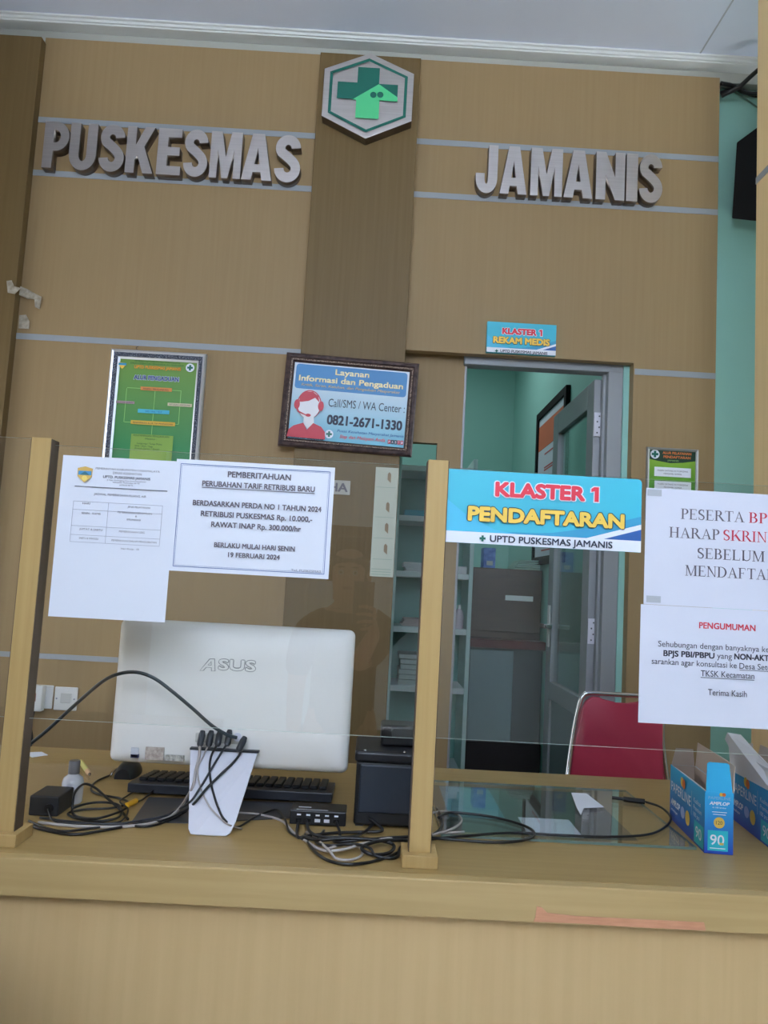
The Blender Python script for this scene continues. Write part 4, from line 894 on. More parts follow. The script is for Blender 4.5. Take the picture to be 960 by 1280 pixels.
# mouse
ms = thing('computer_mouse', 'black computer mouse with silver edge at the lower left of the computer', 'mouse', (-0.555, 1.89, DZ))
bm = bmesh.new(); rings = []
for k in range(9):
    t_ = k/8; w_ = 0.027*(0.80+0.2*math.sin(PI*min(1, t_*1.1))); h_ = 0.020+0.016*math.sin(PI*min(1, 0.15+t_*0.8)); y = 1.86+t_*0.095
    if k in (0, 8): w_ *= 0.85; h_ *= 0.85
    rings.append([bm.verts.new((-0.555+w_*math.cos(a_), y, DZ+max(0, h_*math.sin(a_)))) for a_ in [PI*j/10 for j in range(11)]])
for a_, b_ in zip(rings, rings[1:]):
    for k in range(10): bm.faces.new((a_[k], a_[k+1], b_[k+1], b_[k]))
    bm.faces.new((a_[10], a_[0], b_[0], b_[10]))
bm.faces.new(rings[0]); bm.faces.new(rings[-1][::-1])
obj('shell', bm, mat('mouse black', (30, 34, 42), 0.35), ms, smooth=50)
obj('silver_edge', tube(bmesh.new(), [(-0.583, 1.862, DZ+0.006), (-0.583, 1.875, DZ+0.012), (-0.5835, 1.90, DZ+0.013), (-0.581, 1.93, DZ+0.010)], 0.0028), M_CHROME, ms)
# power adapter
ad = thing('power_adapter', 'black square power adapter on the desk beside the left post', 'adapter', (-0.605, 1.585, DZ))
obj('body', B(-0.642, -0.585, 1.562, 1.64, DZ, DZ+0.038, 0.003), mat('adapter black', (42, 44, 48), 0.45), ad)
obj('socket', lathe(bmesh.new(), [(0.0085, -0.004), (0.0085, 0)], (-0.602, 1.562, DZ+0.016), 14, 'Y'), M_BLACK, ad)
# sanitiser bottle
c = dk(89, 1003, 0); c.z = DZ
bt = thing('sanitizer_bottle', 'small clear plastic bottle with grey cap beside the black adapter', 'bottle', c)
obj('body', lathe(bmesh.new(), [(0.019, 0), (0.0215, 0.004), (0.0215, 0.040), (0.019, 0.050), (0.011, 0.057), (0.009, 0.060)], c, 28), mat('milky plastic', (228, 230, 236), 0.2, **{'Transmission Weight': 0.35}), bt, smooth=40)
obj('cap', lathe(bmesh.new(), [(0.011, 0.0585), (0.0115, 0.060), (0.0112, 0.083), (0.010, 0.085)], c, 24), mat('grey cap', (112, 110, 112), 0.4), bt, smooth=40)
bm = bmesh.new()
for k in range(8):
    a0, a1 = math.radians(-125+k*9), math.radians(-125+(k+1)*9); r_ = 0.0218
    bm.faces.new([bm.verts.new((c.x+r_*math.cos(q), c.y+r_*math.sin(q), c.z+z)) for q, z in ((a0, 0.010), (a1, 0.010), (a1, 0.038), (a0, 0.038))])
obj('label', bm, noise_mat('bottle label print', (214, 216, 222), (170, 172, 182), 200), bt)
bm = bmesh.new()
for k in range(7):
    a0 = math.radians(-118+k*4); a1 = a0+math.radians(2); r_ = 0.0221
    bm.faces.new([bm.verts.new((c.x+r_*math.cos(q), c.y+r_*math.sin(q), c.z+z)) for q, z in ((a0, 0.012), (a1, 0.012), (a1, 0.021), (a0, 0.021))])
obj('barcode', bm, M_INKDARK, bt)
# pen
p0, p1 = dk(101, 952, 0.006), dk(113, 969, 0.006)
pn = thing('pen', 'short yellowish pen lying on the desk behind the bottle', 'pen', p0)
d_ = (p1-p0)
obj('barrel', tube(bmesh.new(), [p0, p0+d_*0.7], 0.0055, 12, False), mat('pen yellow', (206, 200, 120), 0.35), pn); obj('grip', tube(bmesh.new(), [p0+d_*0.7, p0+d_*0.92], lambda t: 0.006-0.002*t, 12, False), mat('pen skin', (220, 180, 140), 0.4), pn); obj('tip', tube(bmesh.new(), [p0+d_*0.92, p1], lambda t: 0.0035-0.0025*t, 10, False), M_DARKWOOD, pn)
# papers and sheet glass at the far left of the desk
tag(obj('glass_sheet', prism(bmesh.new(), [Vector((x, y, DZ+0.0002)) for x, y in ((-0.98, 1.62), (-0.60, 1.62), (-0.60, 1.96), (-0.98, 1.96))], (0, 0, 0.005)), M_GLASS, origin=(-0.8, 1.8, DZ)), 'clear glass sheet lying on the desk behind the left post', 'glass sheet')
tag(obj('paper_slip', prism(bmesh.new(), [dk(30, 941, 0.0004), dk(52, 940, 0.0004), dk(60, 944, 0.0004), dk(40, 947, 0.0004)], (0, 0, 0.0008)), M_WHITE, origin=dk(40, 943, 0)), 'white paper slip on the desk beneath the wall socket', 'paper')
# hub box
hb_ = thing('video_splitter', 'small black splitter box with a row of ports before the keyboard', 'splitter box', (-0.08, 1.63, DZ))
sx0, sx1, sy0, sy1 = -0.138, -0.027, 1.588, 1.648
obj('case', B(sx0, sx1, sy0, sy1, DZ+0.002, DZ+0.029, 0.002), M_BLACK, hb_)
for k in range(5):
    x = sx0+0.018+k*0.0185
    o = obj('port', B(x-0.0055, x+0.0055, sy0-0.0012, sy0+0.003, DZ+0.008, DZ+0.014), M_BLACKMATT if k in (0, 1, 4) else M_METALW, hb_)
    obj('port_mark', B(x-0.004, x+0.004, sy0-0.0006, sy0+0.002, DZ+0.0195, DZ+0.0225), M_SIGNW, hb_)
s_ = obj('top_print', B(sx0+0.015, sx0+0.04, sy0+0.022, sy0+0.026, DZ+0.029, DZ+0.0294), M_SIGNW, hb_); obj('top_stripe', B(sx0+0.012, sx0+0.075, sy0+0.006, sy0+0.0085, DZ+0.029, DZ+0.0294), M_METALW, hb_)
# receipt printer
pr = thing('receipt_printer', 'black receipt printer beside the centre post', 'printer', (0.05, 1.65, DZ))
obj('body', B(-0.012, 0.118, 1.598, 1.74, DZ+0.003, 0.898, 0.006, 3), mat('printer black', (22, 24, 28), 0.5), pr)
obj('back_panel', B(-0.004, 0.110, 1.5955, 1.602, DZ+0.028, 0.892, 0.003), mat('printer panel', (42, 50, 62), 0.45), pr)
obj('lid', B(-0.016, 0.120, 1.592, 1.75, 0.897, 0.919, 0.006, 3), mat('printer lid', (30, 32, 38), 0.4), pr)
obj('paper_hood', B(0.035, 0.115, 1.65, 1.72, 0.919, 0.962, 0.006, 3), M_BLACK, pr)
for x in (0.004, 0.084): obj('screw', lathe(bmesh.new(), [(0.0035, 0), (0.003, 0.002)], (x, 1.6, 0.919), 10), M_CHROME, pr)
for x in (0.0, 0.106): obj('rubber_foot', B(x-0.008, x+0.008, 1.605, 1.62, DZ, DZ+0.004), M_BLACK2, pr)

# cables on the ledge
g = 'cables tangled on the desktop'
cable('desk_cable', 'white cable running from the stand along the ledge and looping before the post', [dk(296, 1016), dk(322, 1018), dk(352, 1026), dk(368, 1042), dk(385, 1053), dk(404, 1063, 0.008), dk(428, 1062, 0.010), dk(452, 1055, 0.012), dk(478, 1049, 0.012), dk(508, 1046, 0.010), dk(545, 1042, 0.008), dk(580, 1040, 0.004)], 0.0026, M_GREYCABLE, grp=g)
cable('desk_cable', 'small white cable loop in front of the black printer', [dk(383, 1040), dk(393, 1046, 0.006), dk(412, 1072-8, 0.012), dk(420, 1073), dk(438, 1075), dk(452, 1069), dk(450, 1059, 0.008), dk(430, 1056, 0.010), dk(410, 1061, 0.012)], 0.0024, M_GREYCABLE, grp=g)
cable('desk_cable', 'black cable sweeping lowest along the ledge in front of the printer', [dk(381, 1043), dk(388, 1058), dk(405, 1073), dk(430, 1080), dk(460, 1078), dk(485, 1071), dk(502, 1063), dk(512, 1056)], 0.0028, grp=g)
cable('desk_cable', 'black cable bundled from the splitter ports towards the post', [Vector((-0.12, 1.585, DZ+0.011)), dk(372, 1046), dk(390, 1044, 0.006), dk(420, 1041, 0.006), dk(450, 1040, 0.006), dk(478, 1038, 0.010), Vector((0.02, 1.592, DZ+0.02))], 0.003, grp=g)
cable('desk_cable', 'black cable curling beneath the white loop by the printer', [dk(405, 1038, 0.004), dk(395, 1052, 0.006), dk(412, 1057, 0.012), dk(440, 1055, 0.014), dk(462, 1060, 0.014), dk(470, 1070, 0.006), dk(495, 1072, 0.004), dk(500, 1060, 0.004), dk(512, 1050, 0.004)], 0.0026, grp=g)
cable('desk_cable', 'black cable knot from the splitter running right past the post', [Vector((-0.045, 1.585, DZ+0.011)), dk(425, 1044, 0.006), dk(418, 1052, 0.008), dk(450, 1050, 0.014), dk(490, 1047, 0.012), dk(525, 1046, 0.014), dk(560, 1049, 0.009), dk(620, 1053, 0.009), dk(655, 1050, 0.009), dk(668, 1042, 0.009), dk(655, 1032, 0.009), dk(620, 1022, 0.009), dk(585, 1017, 0.009), dk(560, 1016, 0.009), dk(548, 1022, 0.009)], 0.0028, grp=g)
cable('desk_cable', 'thick black cable loop lying over the white loop by the centre post', [dk(378, 1046, 0.006), dk(400, 1050, 0.012), dk(430, 1048, 0.016), dk(470, 1050, 0.016), dk(492, 1056, 0.010), dk(486, 1066, 0.006), dk(465, 1068, 0.006), dk(452, 1060, 0.012), dk(470, 1052, 0.018), dk(500, 1050, 0.012), dk(516, 1052, 0.008)], 0.0032, grp=g)
cable('desk_cable', 'black cable dropping from the printer base into the tangle', [Vector((0.03, 1.594, DZ+0.012)), dk(456, 1040, 0.010), dk(440, 1046, 0.014), dk(405, 1046, 0.014), dk(388, 1040, 0.012), Vector((-0.105, 1.585, DZ+0.011))], 0.0030, grp=g)
ub = thing('usb_cable', 'long black cable with plug curving over the desk glass beside the boxes', 'cable', dk(800, 1003))
obj('wire', tube(bmesh.new(), [dk(520, 1051, 0.007), dk(580, 1045, 0.009), dk(640, 1041, 0.009), dk(700, 1044, 0.009), dk(760, 1046, 0.009), dk(810, 1043, 0.009), dk(833, 1032, 0.009), dk(838, 1021, 0.009), dk(826, 1009, 0.009), dk(806, 1002, 0.009)], 0.0026), M_CABLE, ub, smooth=180)
p0, p1 = dk(806, 1002, 0.010), dk(765, 997, 0.010)
obj('plug', tube(bmesh.new(), [p0, p0.lerp(p1, 0.3), p0.lerp(p1, 0.65)], 0.006, 10, False), M_CABLE, ub); obj('plug_tip', tube(bmesh.new(), [p0.lerp(p1, 0.65), p1], 0.0042, 6, False), M_BLACK2, ub)
cable('desk_cable', 'grey cable loop just right of the centre post', [dk(540, 1044, 0.012), dk(565, 1036, 0.012), dk(577, 1026, 0.006), dk(570, 1017, 0.004), dk(555, 1014, 0.003), dk(540, 1016, 0.003)], 0.0024, M_GREYCABLE, grp=g)
cable('desk_cable', 'short black cable crossing behind the centre post foot', [dk(512, 1058, 0.006), dk(530, 1050, 0.012), dk(550, 1036, 0.008), dk(552, 1022, 0.003), dk(546, 1010, 0.003)], 0.0026, grp=g)
# coiled cable by the adapter
cable('desk_cable', 'black cable coiled several turns between the bottle and the keyboard', [dk(140, 968, 0.004), dk(120, 977), dk(114, 987), dk(125, 993), dk(150, 998), dk(160, 1004, 0.008), dk(140, 1010, 0.008), dk(105, 1012, 0.008), dk(85, 1017, 0.006), dk(100, 1024, 0.004), dk(130, 1026, 0.004), dk(150, 1020, 0.008), dk(148, 1006, 0.012), dk(120, 1003, 0.012), dk(92, 1010, 0.010), dk(95, 1020, 0.006), dk(120, 1023, 0.01), dk(146, 1016, 0.013), dk(158, 1010, 0.01)], 0.0024, grp=g)
cable('desk_cable', 'black cable arching high over the coil beside the bottle', [dk(90, 1015, 0.004), dk(91, 1003, 0.02), dk(94, 990, 0.034), dk(105, 980, 0.038), dk(118, 984, 0.03), dk(132, 996, 0.02), dk(150, 1012, 0.006), dk(160, 1024)], 0.0026, grp=g)
yc = thing('yellow_plug_cable', 'thin black cable with yellow plug on the dark mat', 'cable', dk(165, 1005))
obj('wire', tube(bmesh.new(), [dk(206, 972, 0.03), dk(196, 984, 0.016), dk(180, 998, 0.006), dk(172, 1002, 0.007)], 0.0020), M_CABLE, yc, smooth=180)
p0, p1 = dk(170, 1001, 0.008), dk(158, 1007, 0.008)
obj('plug', tube(bmesh.new(), [p0, p1], 0.0055, 10, False), mat('plug yellow', (226, 168, 44), 0.4), yc)
cable('desk_cable', 'thin black cable from the adapter along the ledge edge', [Vector((-0.602, 1.556, DZ+0.016)), dk(66, 1025, 0.006), dk(85, 1029), dk(120, 1029), dk(150, 1027), dk(160, 1012, 0.008), dk(150, 1002, 0.010), dk(160, 994, 0.006), dk(176, 984, 0.006)], 0.0018, grp=g)
cable('desk_cable', 'black cable pair strand lowest before the adapter', [dk(36, 1026), dk(55, 1034), dk(80, 1039), dk(110, 1036), dk(150, 1031), dk(185, 1033), dk(215, 1024, 0.004), dk(233, 1014, 0.010)], 0.0022, grp=g)

# sheet of glass over papers on the right half of the desk
gl = [dk(546, 960+22, 0), dk(812, 989, 0), dk(846, 1062, 0), dk(556, 1048, 0)]
gy0, gy1 = 1.56, 1.985
tag(obj('document_sheet', B(0.19, 0.31, 1.70, 1.95, DZ+0.0003, DZ+0.0011), noise_mat('teal document', (70, 132, 160), (140, 180, 186), 14), origin=(0.25, 1.8, DZ)), 'teal printed sheet under the left of the desk glass', 'paper')
tag(obj('document_sheet', B(0.34, 0.45, 1.60, 1.72, DZ+0.0003, DZ+0.0011), M_WHITE, origin=(0.39, 1.65, DZ)), 'white sheet under the front edge of the desk glass', 'paper')
tag(obj('document_sheet', B(0.165, 0.56, 1.60, 1.96, DZ+0.00005, DZ+0.0002), mat('dark print', (96, 88, 80), 0.5), origin=(0.4, 1.8, DZ)), 'dark printed sheet beneath the other papers under the desk glass', 'paper')
b = B(0.16, 0.660, gy0, gy1, DZ+0.0012, DZ+0.0062); b.normal_update()
for f in b.faces: f.material_index = 0 if abs(f.normal.z) > 0.9 else 1
tag(obj('glass_sheet', b, [glass_mat('desk glass', (0.93, 0.95, 0.95), 1.45), mat('desk glass edge', (104, 124, 116), 0.3)], origin=(0.45, 1.77, DZ)), 'clear glass sheet over papers on the desk in front of the red chair', 'glass sheet')
fp = [dk(714, 991, 0.0065), dk(733, 992, 0.0065), dk(755, 1009, 0.0065), dk(730, 1010, 0.0065), dk(726, 1019, 0.0065), dk(721, 1010, 0.0065)]
tag(obj('torn_note', prism(bmesh.new(), fp, (0, 0, 0.0006)), M_WHITE, origin=fp[0]), 'torn white note lying on the desk glass before the red chair', 'paper')

# envelope boxes
M_BOXB = grad_mat('carton blue', 2, 0.0, 0.118, (48, 74, 178), (66, 186, 240)); M_KRAFT = mat('carton inside', (206, 190, 180), 0.7); M_BOXW = mat('carton white inside', (238, 240, 248), 0.65)
M_CYBOX = mat('carton turquoise', (46, 190, 206), 0.45); M_GOLD = mat('carton gold', (226, 190, 90), 0.45); M_ORANGE = mat('carton orange', (232, 120, 60), 0.5)
def rot_box(label, fx, fy, ang, lidded):
    """open carton: front end face centred at fx, fy, long axis away from the viewer"""
    W, Ln, H, T = 0.054, 0.235, 0.116, 0.0012
    t = thing('envelope_box', label, 'box', (fx, fy, DZ), 'blue envelope boxes on the counter')
    R = Matrix.Translation((fx, fy, DZ)) @ Matrix.Rotation(ang, 4, 'Z')
    def put(name, bm, m, par=t):
        bmesh.ops.transform(bm, matrix=R, verts=bm.verts); return obj(name, bm, m, par)
    x0, x1 = -W/2, W/2
    put('front_end', box(bmesh.new(), x0, x1, 0, T, 0, H), M_BOXB); put('back_end', box(bmesh.new(), x0, x1, Ln-T, Ln, 0, H), M_BOXB)
    for nm, x in (('left_side', x0), ('right_side', x1-T)): put(nm, box(bmesh.new(), x, x+T, T, Ln-T, 0, H), M_BOXB)
    put('bottom', box(bmesh.new(), x0, x1, 0, Ln, 0, T), M_BOXB)
    for nm, b in (('left_lining', (x0+T, x0+2*T, T, Ln-T, T, H)), ('right_lining', (x1-2*T, x1-T, T, Ln-T, T, H)), ('back_lining', (x0+T, x1-T, Ln-2*T, Ln-T, T, H)), ('front_lining', (x0+T, x1-T, T, 2*T, T, H))): put(nm, box(bmesh.new(), *b), M_KRAFT)
    def flap(name, pts, d, m, m2=None):
        return put(name, prism(bmesh.new(), [Vector(p) for p in pts], d), m)
    if not lidded:
        flap('end_flap', [(x0+0.002, 0.0003, H), (x1-0.002, 0.0003, H), (x1-0.008, 0.002, H+0.053), (x1-0.012, 0.002, H+0.056), (x0+0.008, 0.002, H+0.056), (x0+0.004, 0.002, H+0.053)], (0, T, 0), M_BOXB)
        flap('long_flap', [(x1, T, H), (x1, Ln, H), (x1+0.004, Ln, H+0.052), (x1+0.004, 0.05, H+0.052), (x1+0.003, 0.006, H+0.05)], (T, 0, 0), M_KRAFT)
        flap('end_flap', [(x0+0.002, Ln, H), (x1-0.002, Ln, H), (x1-0.004, Ln+0.004, H+0.036), (x0+0.012, Ln+0.004, H+0.036)], (0, T, 0), M_KRAFT)
        flap('folded_flap', [(x0+0.001, 0.01, H), (x0+0.001, Ln-0.03, H), (x0+0.03, Ln-0.05, H-0.018), (x0+0.034, 0.03, H-0.022)], (0, 0, T), M_BOXW)
    else:
        flap('long_flap', [(x0, 0.0, H-0.004), (x0, Ln, H-0.012), (x0-0.004, Ln+0.002, H+0.04), (x0-0.012, Ln+0.004, H+0.056), (x0-0.008, Ln, H+0.072), (x0+0.010, Ln-0.03, H+0.074), (x0+0.012, Ln*0.5, H+0.052), (x0+0.008, 0.0, H+0.034)], (-T, 0, 0), M_BOXW)
        flap('long_flap', [(x1, T, H), (x1, Ln, H), (x1+0.01, Ln, H+0.05), (x1+0.01, 0.02, H+0.05)], (T, 0, 0), M_KRAFT)
        flap('end_flap', [(x0+0.002, Ln, H), (x1-0.002, Ln, H), (x1-0.004, Ln+0.006, H+0.05), (x0+0.008, Ln+0.006, H+0.05)], (0, T, 0), M_KRAFT)
    # print: one layer on the end face, one on the long left face
    def printed(face):
        class Q(Sheet):
            def flush(s):
                for (name, _), (bm, m) in s.b.items():
                    for v in bm.verts:
                        x, y, z = v.co
                        v.co = (x, y-s.Y, z) if face == 'end' else (x0+(y-s.Y), Ln-x, z)
                    bmesh.ops.transform(bm, matrix=R, verts=bm.verts)
                    me = bpy.data.meshes.new(name); bm.to_mesh(me); bm.free(); me.materials.append(m); link(name, me, t)
        return Q(t, 0.0, 0.00015)
    e = printed('end')
    e.rect(x0+0.006, x1-0.010, 0.006, 0.044, M_CYBOX, 'turquoise_panel'); e.txt('90', -0.0165, 0.010, 0.017, 0.019, M_SIGNW, bold=0.01); e.rect(-0.017, 0.012, 0.010, 0.0115, M_SIGNW, 'printed_line'); e.rect(0.001, 0.009, 0.0175, 0.0215, M_GOLD, 'printed_shape')
    e.disc(0, 0.059, 0.0105, M_GOLD, 'gold_seal'); e.txt('120', -0.006, 0.006, 0.0555, 0.007, M_BROWNW)
    e.txt('AMPLOP', -0.019, 0.019, 0.092, 0.0065, M_SIGNW, bold=0.04, shear=0.2); e.txt('PAPERLINE', -0.021, 0.021, 0.1025, 0.0055, mat('soft blue ink', (150, 190, 226), 0.5)); e.txt('isi 100 lembar', -0.013, 0.013, 0.086, 0.003, M_SIGNW)
    e.line(-0.014, 0.079, 0.014, 0.079, 0.0012, M_SIGNW); e.line(-0.012, 0.0745, 0.012, 0.0745, 0.0012, M_SIGNW)
    e.disc(0.003, 0.1125, 0.0035, M_YEL, 'logo_petal'); e.disc(0.008, 0.1125, 0.0035, M_ORANGE, 'logo_petal'); e.flush()
    l = printed('side')        # x runs from the far end (0) to the near end (Ln)
    l.rect(Ln-0.062, Ln-0.004, 0.004, 0.046, M_CYBOX, 'turquoise_panel'); l.txt('90', Ln-0.052, Ln-0.016, 0.016, 0.021, M_SIGNW, bold=0.01)
    l.txt('PAPERLINE', 0.012, 0.150, 0.064, 0.020, M_SIGNW, bold=0.01); l.txt('AMPLOP', 0.012, 0.078, 0.034, 0.014, M_SIGNW, bold=0.04, shear=0.2); l.txt('envelope', 0.014, 0.06, 0.022, 0.006, M_SIGNW)
    l.disc(0.098, 0.038, 0.014, mat('pale seal', (160, 180, 226), 0.5), 'pale_seal', rz=0.012); l.disc(0.132, 0.036, 0.015, M_GOLD, 'gold_seal', rz=0.015)
    l.line(0.158, 0.05, 0.158, 0.098, 0.001, M_SIGNW); l.txt('Kualitas', 0.172, 0.215, 0.080, 0.009, M_SIGNW); l.txt('Premium', 0.172, 0.222, 0.066, 0.009, M_SIGNW); l.txt('100 pcs', 0.172, 0.210, 0.053, 0.008, M_SIGNW)
    l.disc(0.094, 0.100, 0.010, M_YEL, 'logo_petal', rz=0.010); l.disc(0.106, 0.098, 0.010, M_ORANGE, 'logo_petal', rz=0.010); l.flush()
    return t
rot_box('blue envelope box with raised narrow end flap, nearest the desk cable', 0.6965, 1.545, math.radians(-5.5), False)
rot_box('blue envelope box with tall white flap raised, cut by the right picture edge', 0.847, 1.575, math.radians(-5.5), True)

# ================================================================= RED CHAIR
ch = thing('folding_chair', 'red vinyl chair with chrome tube frame behind the desk', 'chair', (0.89, 2.55, 0))
YB = 2.80
bxl, bxr = at(707, 968, YB).x, at(831, 967, YB).x; tx0, tx1 = at(731, 868, YB).x, at(826, 872, YB).x; zt = at(760, 868, YB).z
tb = [(bxl-0.012, YB-0.10, 0.42), (bxl-0.002, YB-0.03, 0.60), (bxl+0.022, YB, 0.76), (tx0-0.018, YB+0.006, zt-0.045), (tx0-0.004, YB+0.008, zt-0.012), (tx0+0.022, YB+0.008, zt), ((tx0+tx1)/2, YB+0.010, zt), (tx1-0.022, YB+0.008, zt), (tx1+0.003, YB+0.008, zt-0.012), (tx1+0.012, YB+0.006, zt-0.045), (bxr-0.012, YB, 0.76), (bxr+0.002, YB-0.03, 0.60), (bxr+0.012, YB-0.10, 0.42)]
obj('back_frame', tube(bmesh.new(), tb, 0.009, 10), M_CHROME, ch, smooth=180)
bp = [(bxl+0.004, 0.56), (bxr-0.006, 0.56), (bxr-0.014, 0.72), (tx1+0.004, zt-0.055), (tx1-0.006, zt-0.028), (tx1-0.028, zt-0.012), (tx1-0.05, zt-0.012), (tx1-0.085, zt-0.028), ((tx0+tx1)/2+0.02, zt-0.034), ((tx0+tx1)/2-0.02, zt-0.034), (tx0+0.085, zt-0.028), (tx0+0.05, zt-0.010), (tx0+0.025, zt-0.010), (tx0+0.002, zt-0.028), (tx0-0.012, zt-0.06), (bxl+0.024, 0.72)]
obj('backrest', prism(bmesh.new(), xz(bp, YB-0.016), (0, 0.028, 0), 0.006), M_REDSEAT, ch, smooth=40)
obj('seat', B(bxl+0.005, bxr-0.005, 2.42, 2.77, 0.42, 0.465, 0.015, 3), M_REDSEAT, ch, smooth=40)
for x, y0_, y1_ in ((bxl-0.012, YB-0.10, 2.95), (bxr+0.012, YB-0.10, 2.95), (bxl-0.012, 2.50, 2.36), (bxr+0.012, 2.50, 2.36)):
    obj('leg', tube(bmesh.new(), [(x, y0_, 0.43), (x, (y0_+y1_)/2, 0.22), (x, y1_, 0.009)], 0.009, 10), M_CHROME, ch, smooth=180)

# ================================================================= THE PHOTOGRAPHER (seen only as a reflection in the clear screen)
def skin(name, joints, bones, m, parent, root, sub=2):
    me = bpy.data.meshes.new(name); me.from_pydata([j[:3] for j in joints], bones, [])
    o = bpy.data.objects.new(name, me); COL.objects.link(o)
    sk = o.modifiers.new('skin', 'SKIN'); sk.use_smooth_shade = True
    for v, j in zip(me.skin_vertices[0].data, joints):
        r = j[3]; v.radius = r if isinstance(r, tuple) else (r, r)
    me.skin_vertices[0].data[root].use_root = True
    ss = o.modifiers.new('sub', 'SUBSURF'); ss.levels = sub; ss.render_levels = sub
    dg = bpy.context.evaluated_depsgraph_get(); out = bpy.data.meshes.new_from_object(o.evaluated_get(dg)); bpy.data.objects.remove(o)
    out.name = name; out.materials.clear(); out.materials.append(m)
    return link(name, out, parent, smooth=180)
G = -0.20
pt = thing('person', 'person in a dark grey shirt holding up a phone, mirrored in the left glass', 'person', (-0.10, -0.42, G))
J = [(-0.10, -0.42, 0.66, 0.135), (-0.10, -0.43, 0.80, 0.125), (-0.10, -0.43, 0.96, 0.13), (-0.10, -0.425, 1.06, 0.10), (-0.10, -0.405, 1.14, 0.052), (-0.10, -0.385, 1.20, 0.058), (-0.10, -0.372, 1.27, (0.078, 0.092)), (-0.10, -0.378, 1.35, (0.076, 0.09)), (-0.10, -0.385, 1.395, 0.055),
     (0.01, -0.42, 1.085, 0.062), (0.065, -0.42, 1.05, 0.056), (0.02, -0.36, 0.98, 0.045), (-0.045, -0.29, 0.935, 0.040), (-0.012, -0.17, 1.005, 0.036), (0.016, -0.075, 1.072, 0.027), (0.014, -0.055, 1.095, (0.026, 0.014)), (0.010, -0.045, 1.13, (0.028, 0.012)),
     (-0.21, -0.42, 1.085, 0.062), (-0.265, -0.42, 1.05, 0.056), (-0.285, -0.44, 0.93, 0.045), (-0.295, -0.45, 0.81, 0.040), (-0.29, -0.40, 0.68, 0.034), (-0.285, -0.36, 0.585, 0.026), (-0.285, -0.345, 0.53, (0.016, 0.032)), (-0.285, -0.335, 0.49, (0.014, 0.036)),
     (-0.01, -0.42, 0.58, 0.09), (0.0, -0.41, 0.40, 0.075), (0.005, -0.40, 0.20, 0.057), (0.005, -0.42, 0.02, 0.05), (0.005, -0.43, -0.13, 0.038), (0.015, -0.36, -0.165, 0.03), (0.02, -0.29, -0.175, 0.022),
     (-0.19, -0.42, 0.58, 0.09), (-0.20, -0.41, 0.40, 0.075), (-0.205, -0.40, 0.20, 0.057), (-0.205, -0.42, 0.02, 0.05), (-0.205, -0.43, -0.13, 0.038), (-0.215, -0.36, -0.165, 0.03), (-0.22, -0.29, -0.175, 0.022)]
Bn = [(i, i+1) for i in range(8)]+[(3, 9)]+[(i, i+1) for i in range(9, 16)]+[(3, 17)]+[(i, i+1) for i in range(17, 24)]+[(0, 25)]+[(i, i+1) for i in range(25, 31)]+[(0, 32)]+[(i, i+1) for i in range(32, 38)]
body = skin('body', J, Bn, M_SKIN, pt, 0)
def digits(base, tips, r):
    for b_, mids in zip(base, tips):
        c = [b_]+mids; skin('finger', [(*p, r*(1-0.12*i)) for i, p in enumerate(c)], [(i, i+1) for i in range(len(c)-1)], M_SKIN, pt, 0, 1)
# right hand: four fingers laid across the phone's back, thumb behind it
digits([(0.014, -0.040, 1.147), (0.016, -0.038, 1.130), (0.016, -0.038, 1.112), (0.015, -0.040, 1.095)],
       [[(0.012, -0.016, 1.163), (-0.020, -0.014, 1.172), (-0.048, -0.015, 1.170)], [(0.014, -0.015, 1.140), (-0.024, -0.013, 1.145), (-0.056, -0.015, 1.142)], [(0.013, -0.015, 1.118), (-0.022, -0.013, 1.118), (-0.052, -0.015, 1.112)], [(0.012, -0.017, 1.096), (-0.014, -0.015, 1.092), (-0.038, -0.016, 1.086)]], 0.0085)
digits([(0.006, -0.052, 1.105)], [[(-0.012, -0.050, 1.135), (-0.028, -0.044, 1.158)]], 0.0095)
# left hand hanging, slightly curled
digits([(-0.285, -0.312, 0.475), (-0.285, -0.328, 0.462), (-0.285, -0.345, 0.460), (-0.285, -0.360, 0.466)],
       [[(-0.283, -0.300, 0.445), (-0.276, -0.298, 0.422), (-0.268, -0.304, 0.405)], [(-0.283, -0.318, 0.428), (-0.275, -0.316, 0.402), (-0.266, -0.322, 0.384)], [(-0.283, -0.338, 0.427), (-0.275, -0.336, 0.403), (-0.266, -0.341, 0.386)], [(-0.283, -0.356, 0.438), (-0.276, -0.355, 0.420), (-0.268, -0.358, 0.408)]], 0.0085)
digits([(-0.278, -0.330, 0.515)], [[(-0.268, -0.304, 0.488), (-0.262, -0.290, 0.462)]], 0.0095)
shirt = [(-0.10, -0.42, 0.60, 0.155), (-0.10, -0.43, 0.78, 0.143), (-0.10, -0.43, 0.96, 0.147), (-0.10, -0.425, 1.07, 0.112), (-0.10, -0.412, 1.115, 0.068),
         (0.01, -0.42, 1.085, 0.075), (0.07, -0.42, 1.05, 0.070), (0.028, -0.365, 0.985, 0.060), (-0.030, -0.31, 0.945, 0.058), (-0.21, -0.42, 1.085, 0.075), (-0.27, -0.42, 1.05, 0.070), (-0.287, -0.44, 0.93, 0.060), (-0.293, -0.448, 0.85, 0.058)]
skin('shirt', shirt, [(0, 1), (1, 2), (2, 3), (3, 4), (3, 5), (5, 6), (6, 7), (7, 8), (3, 9), (9, 10), (10, 11), (11, 12)], M_SHIRT, pt, 0)
tr = [(-0.10, -0.42, 0.64, 0.15), (-0.01, -0.42, 0.56, 0.105), (0.0, -0.41, 0.38, 0.09), (0.005, -0.41, 0.15, 0.075), (0.005, -0.425, -0.10, 0.068), (-0.19, -0.42, 0.56, 0.105), (-0.20, -0.41, 0.38, 0.09), (-0.205, -0.41, 0.15, 0.075), (-0.205, -0.425, -0.10, 0.068)]
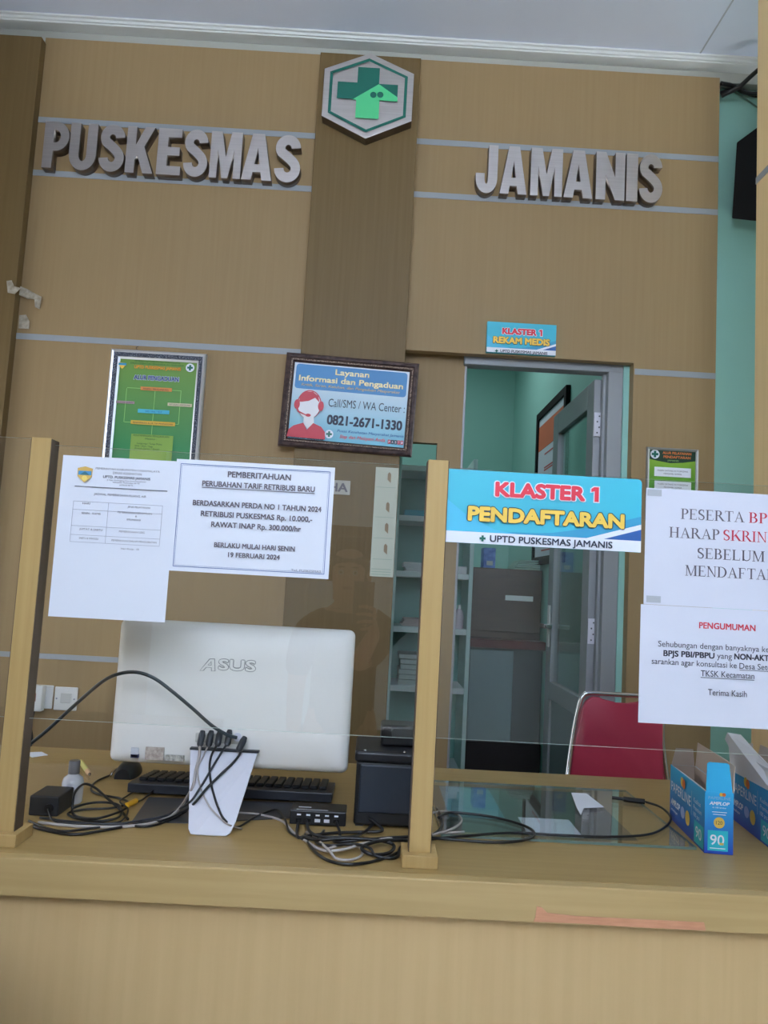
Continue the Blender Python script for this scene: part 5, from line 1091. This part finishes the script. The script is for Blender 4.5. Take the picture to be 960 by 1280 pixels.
skin('trousers', tr, [(0, 1), (1, 2), (2, 3), (3, 4), (0, 5), (5, 6), (6, 7), (7, 8)], M_TROUSER, pt, 0)
for x in (0.012, -0.212): skin('shoe', [(x, -0.46, -0.160, 0.040), (x, -0.38, -0.158, 0.043), (x+(0.008 if x > 0 else -0.008), -0.27, -0.168, 0.034)], [(0, 1), (1, 2)], M_BLACK, pt, 1)
skin('hair', [(-0.10, -0.405, 1.37, 0.086), (-0.10, -0.425, 1.32, 0.084), (-0.10, -0.44, 1.25, 0.07), (-0.10, -0.37, 1.395, 0.06)], [(0, 1), (1, 2), (0, 3)], M_HAIR, pt, 0)
for x in (-0.128, -0.072):
    e = obj('eye', lathe(bmesh.new(), [(0.001, -0.004), (0.010, -0.002), (0.011, 0.004)], (x, -0.287, 1.295), 14, 'Y'), mat('eye white', (170, 160, 154), 0.4), pt, smooth=60)
    obj('iris', lathe(bmesh.new(), [(0.005, 0.0), (0.005, 0.0008)], (x, -0.2825, 1.295), 12, 'Y'), M_HAIR, e); obj('eyebrow', B(x-0.014, x+0.014, -0.287, -0.280, 1.314, 1.319, 0.002), M_HAIR, pt)
skin('nose', [(-0.10, -0.285, 1.295, 0.008), (-0.10, -0.272, 1.268, 0.011), (-0.10, -0.284, 1.255, 0.010)], [(0, 1), (1, 2)], M_SKIN, pt, 1)
skin('mouth', [(-0.122, -0.290, 1.234, 0.004), (-0.10, -0.280, 1.234, 0.007), (-0.078, -0.290, 1.234, 0.004)], [(0, 1), (1, 2)], mat('lips', (150, 84, 78), 0.5), pt, 1)
for x in (-0.182, -0.018): skin('ear', [(x, -0.375, 1.30, 0.010), (x, -0.380, 1.28, 0.014), (x, -0.375, 1.26, 0.009)], [(0, 1), (1, 2)], M_SKIN, pt, 1)
ph = thing('phone', 'dark phone held up by the person mirrored in the glass', 'phone', (-0.03, -0.028, 1.11))
obj('phone_body', B(-0.066, 0.008, -0.033, -0.0255, 1.105, 1.262, 0.003), M_BLACK2, ph)
obj('side_rail', B(-0.0672, -0.0655, -0.0325, -0.026, 1.110, 1.257, 0.0005), M_CHROME, ph)
cb = obj('camera_bump', B(-0.022, 0.004, -0.0255, -0.024, 1.222, 1.257, 0.0006), M_BLACK, ph)
for z in (1.231, 1.248): obj('lens', lathe(bmesh.new(), [(0.006, -0.0005), (0.0065, 0.0)], (-0.009, -0.0237, z), 14, 'Y'), M_CHROME, cb)
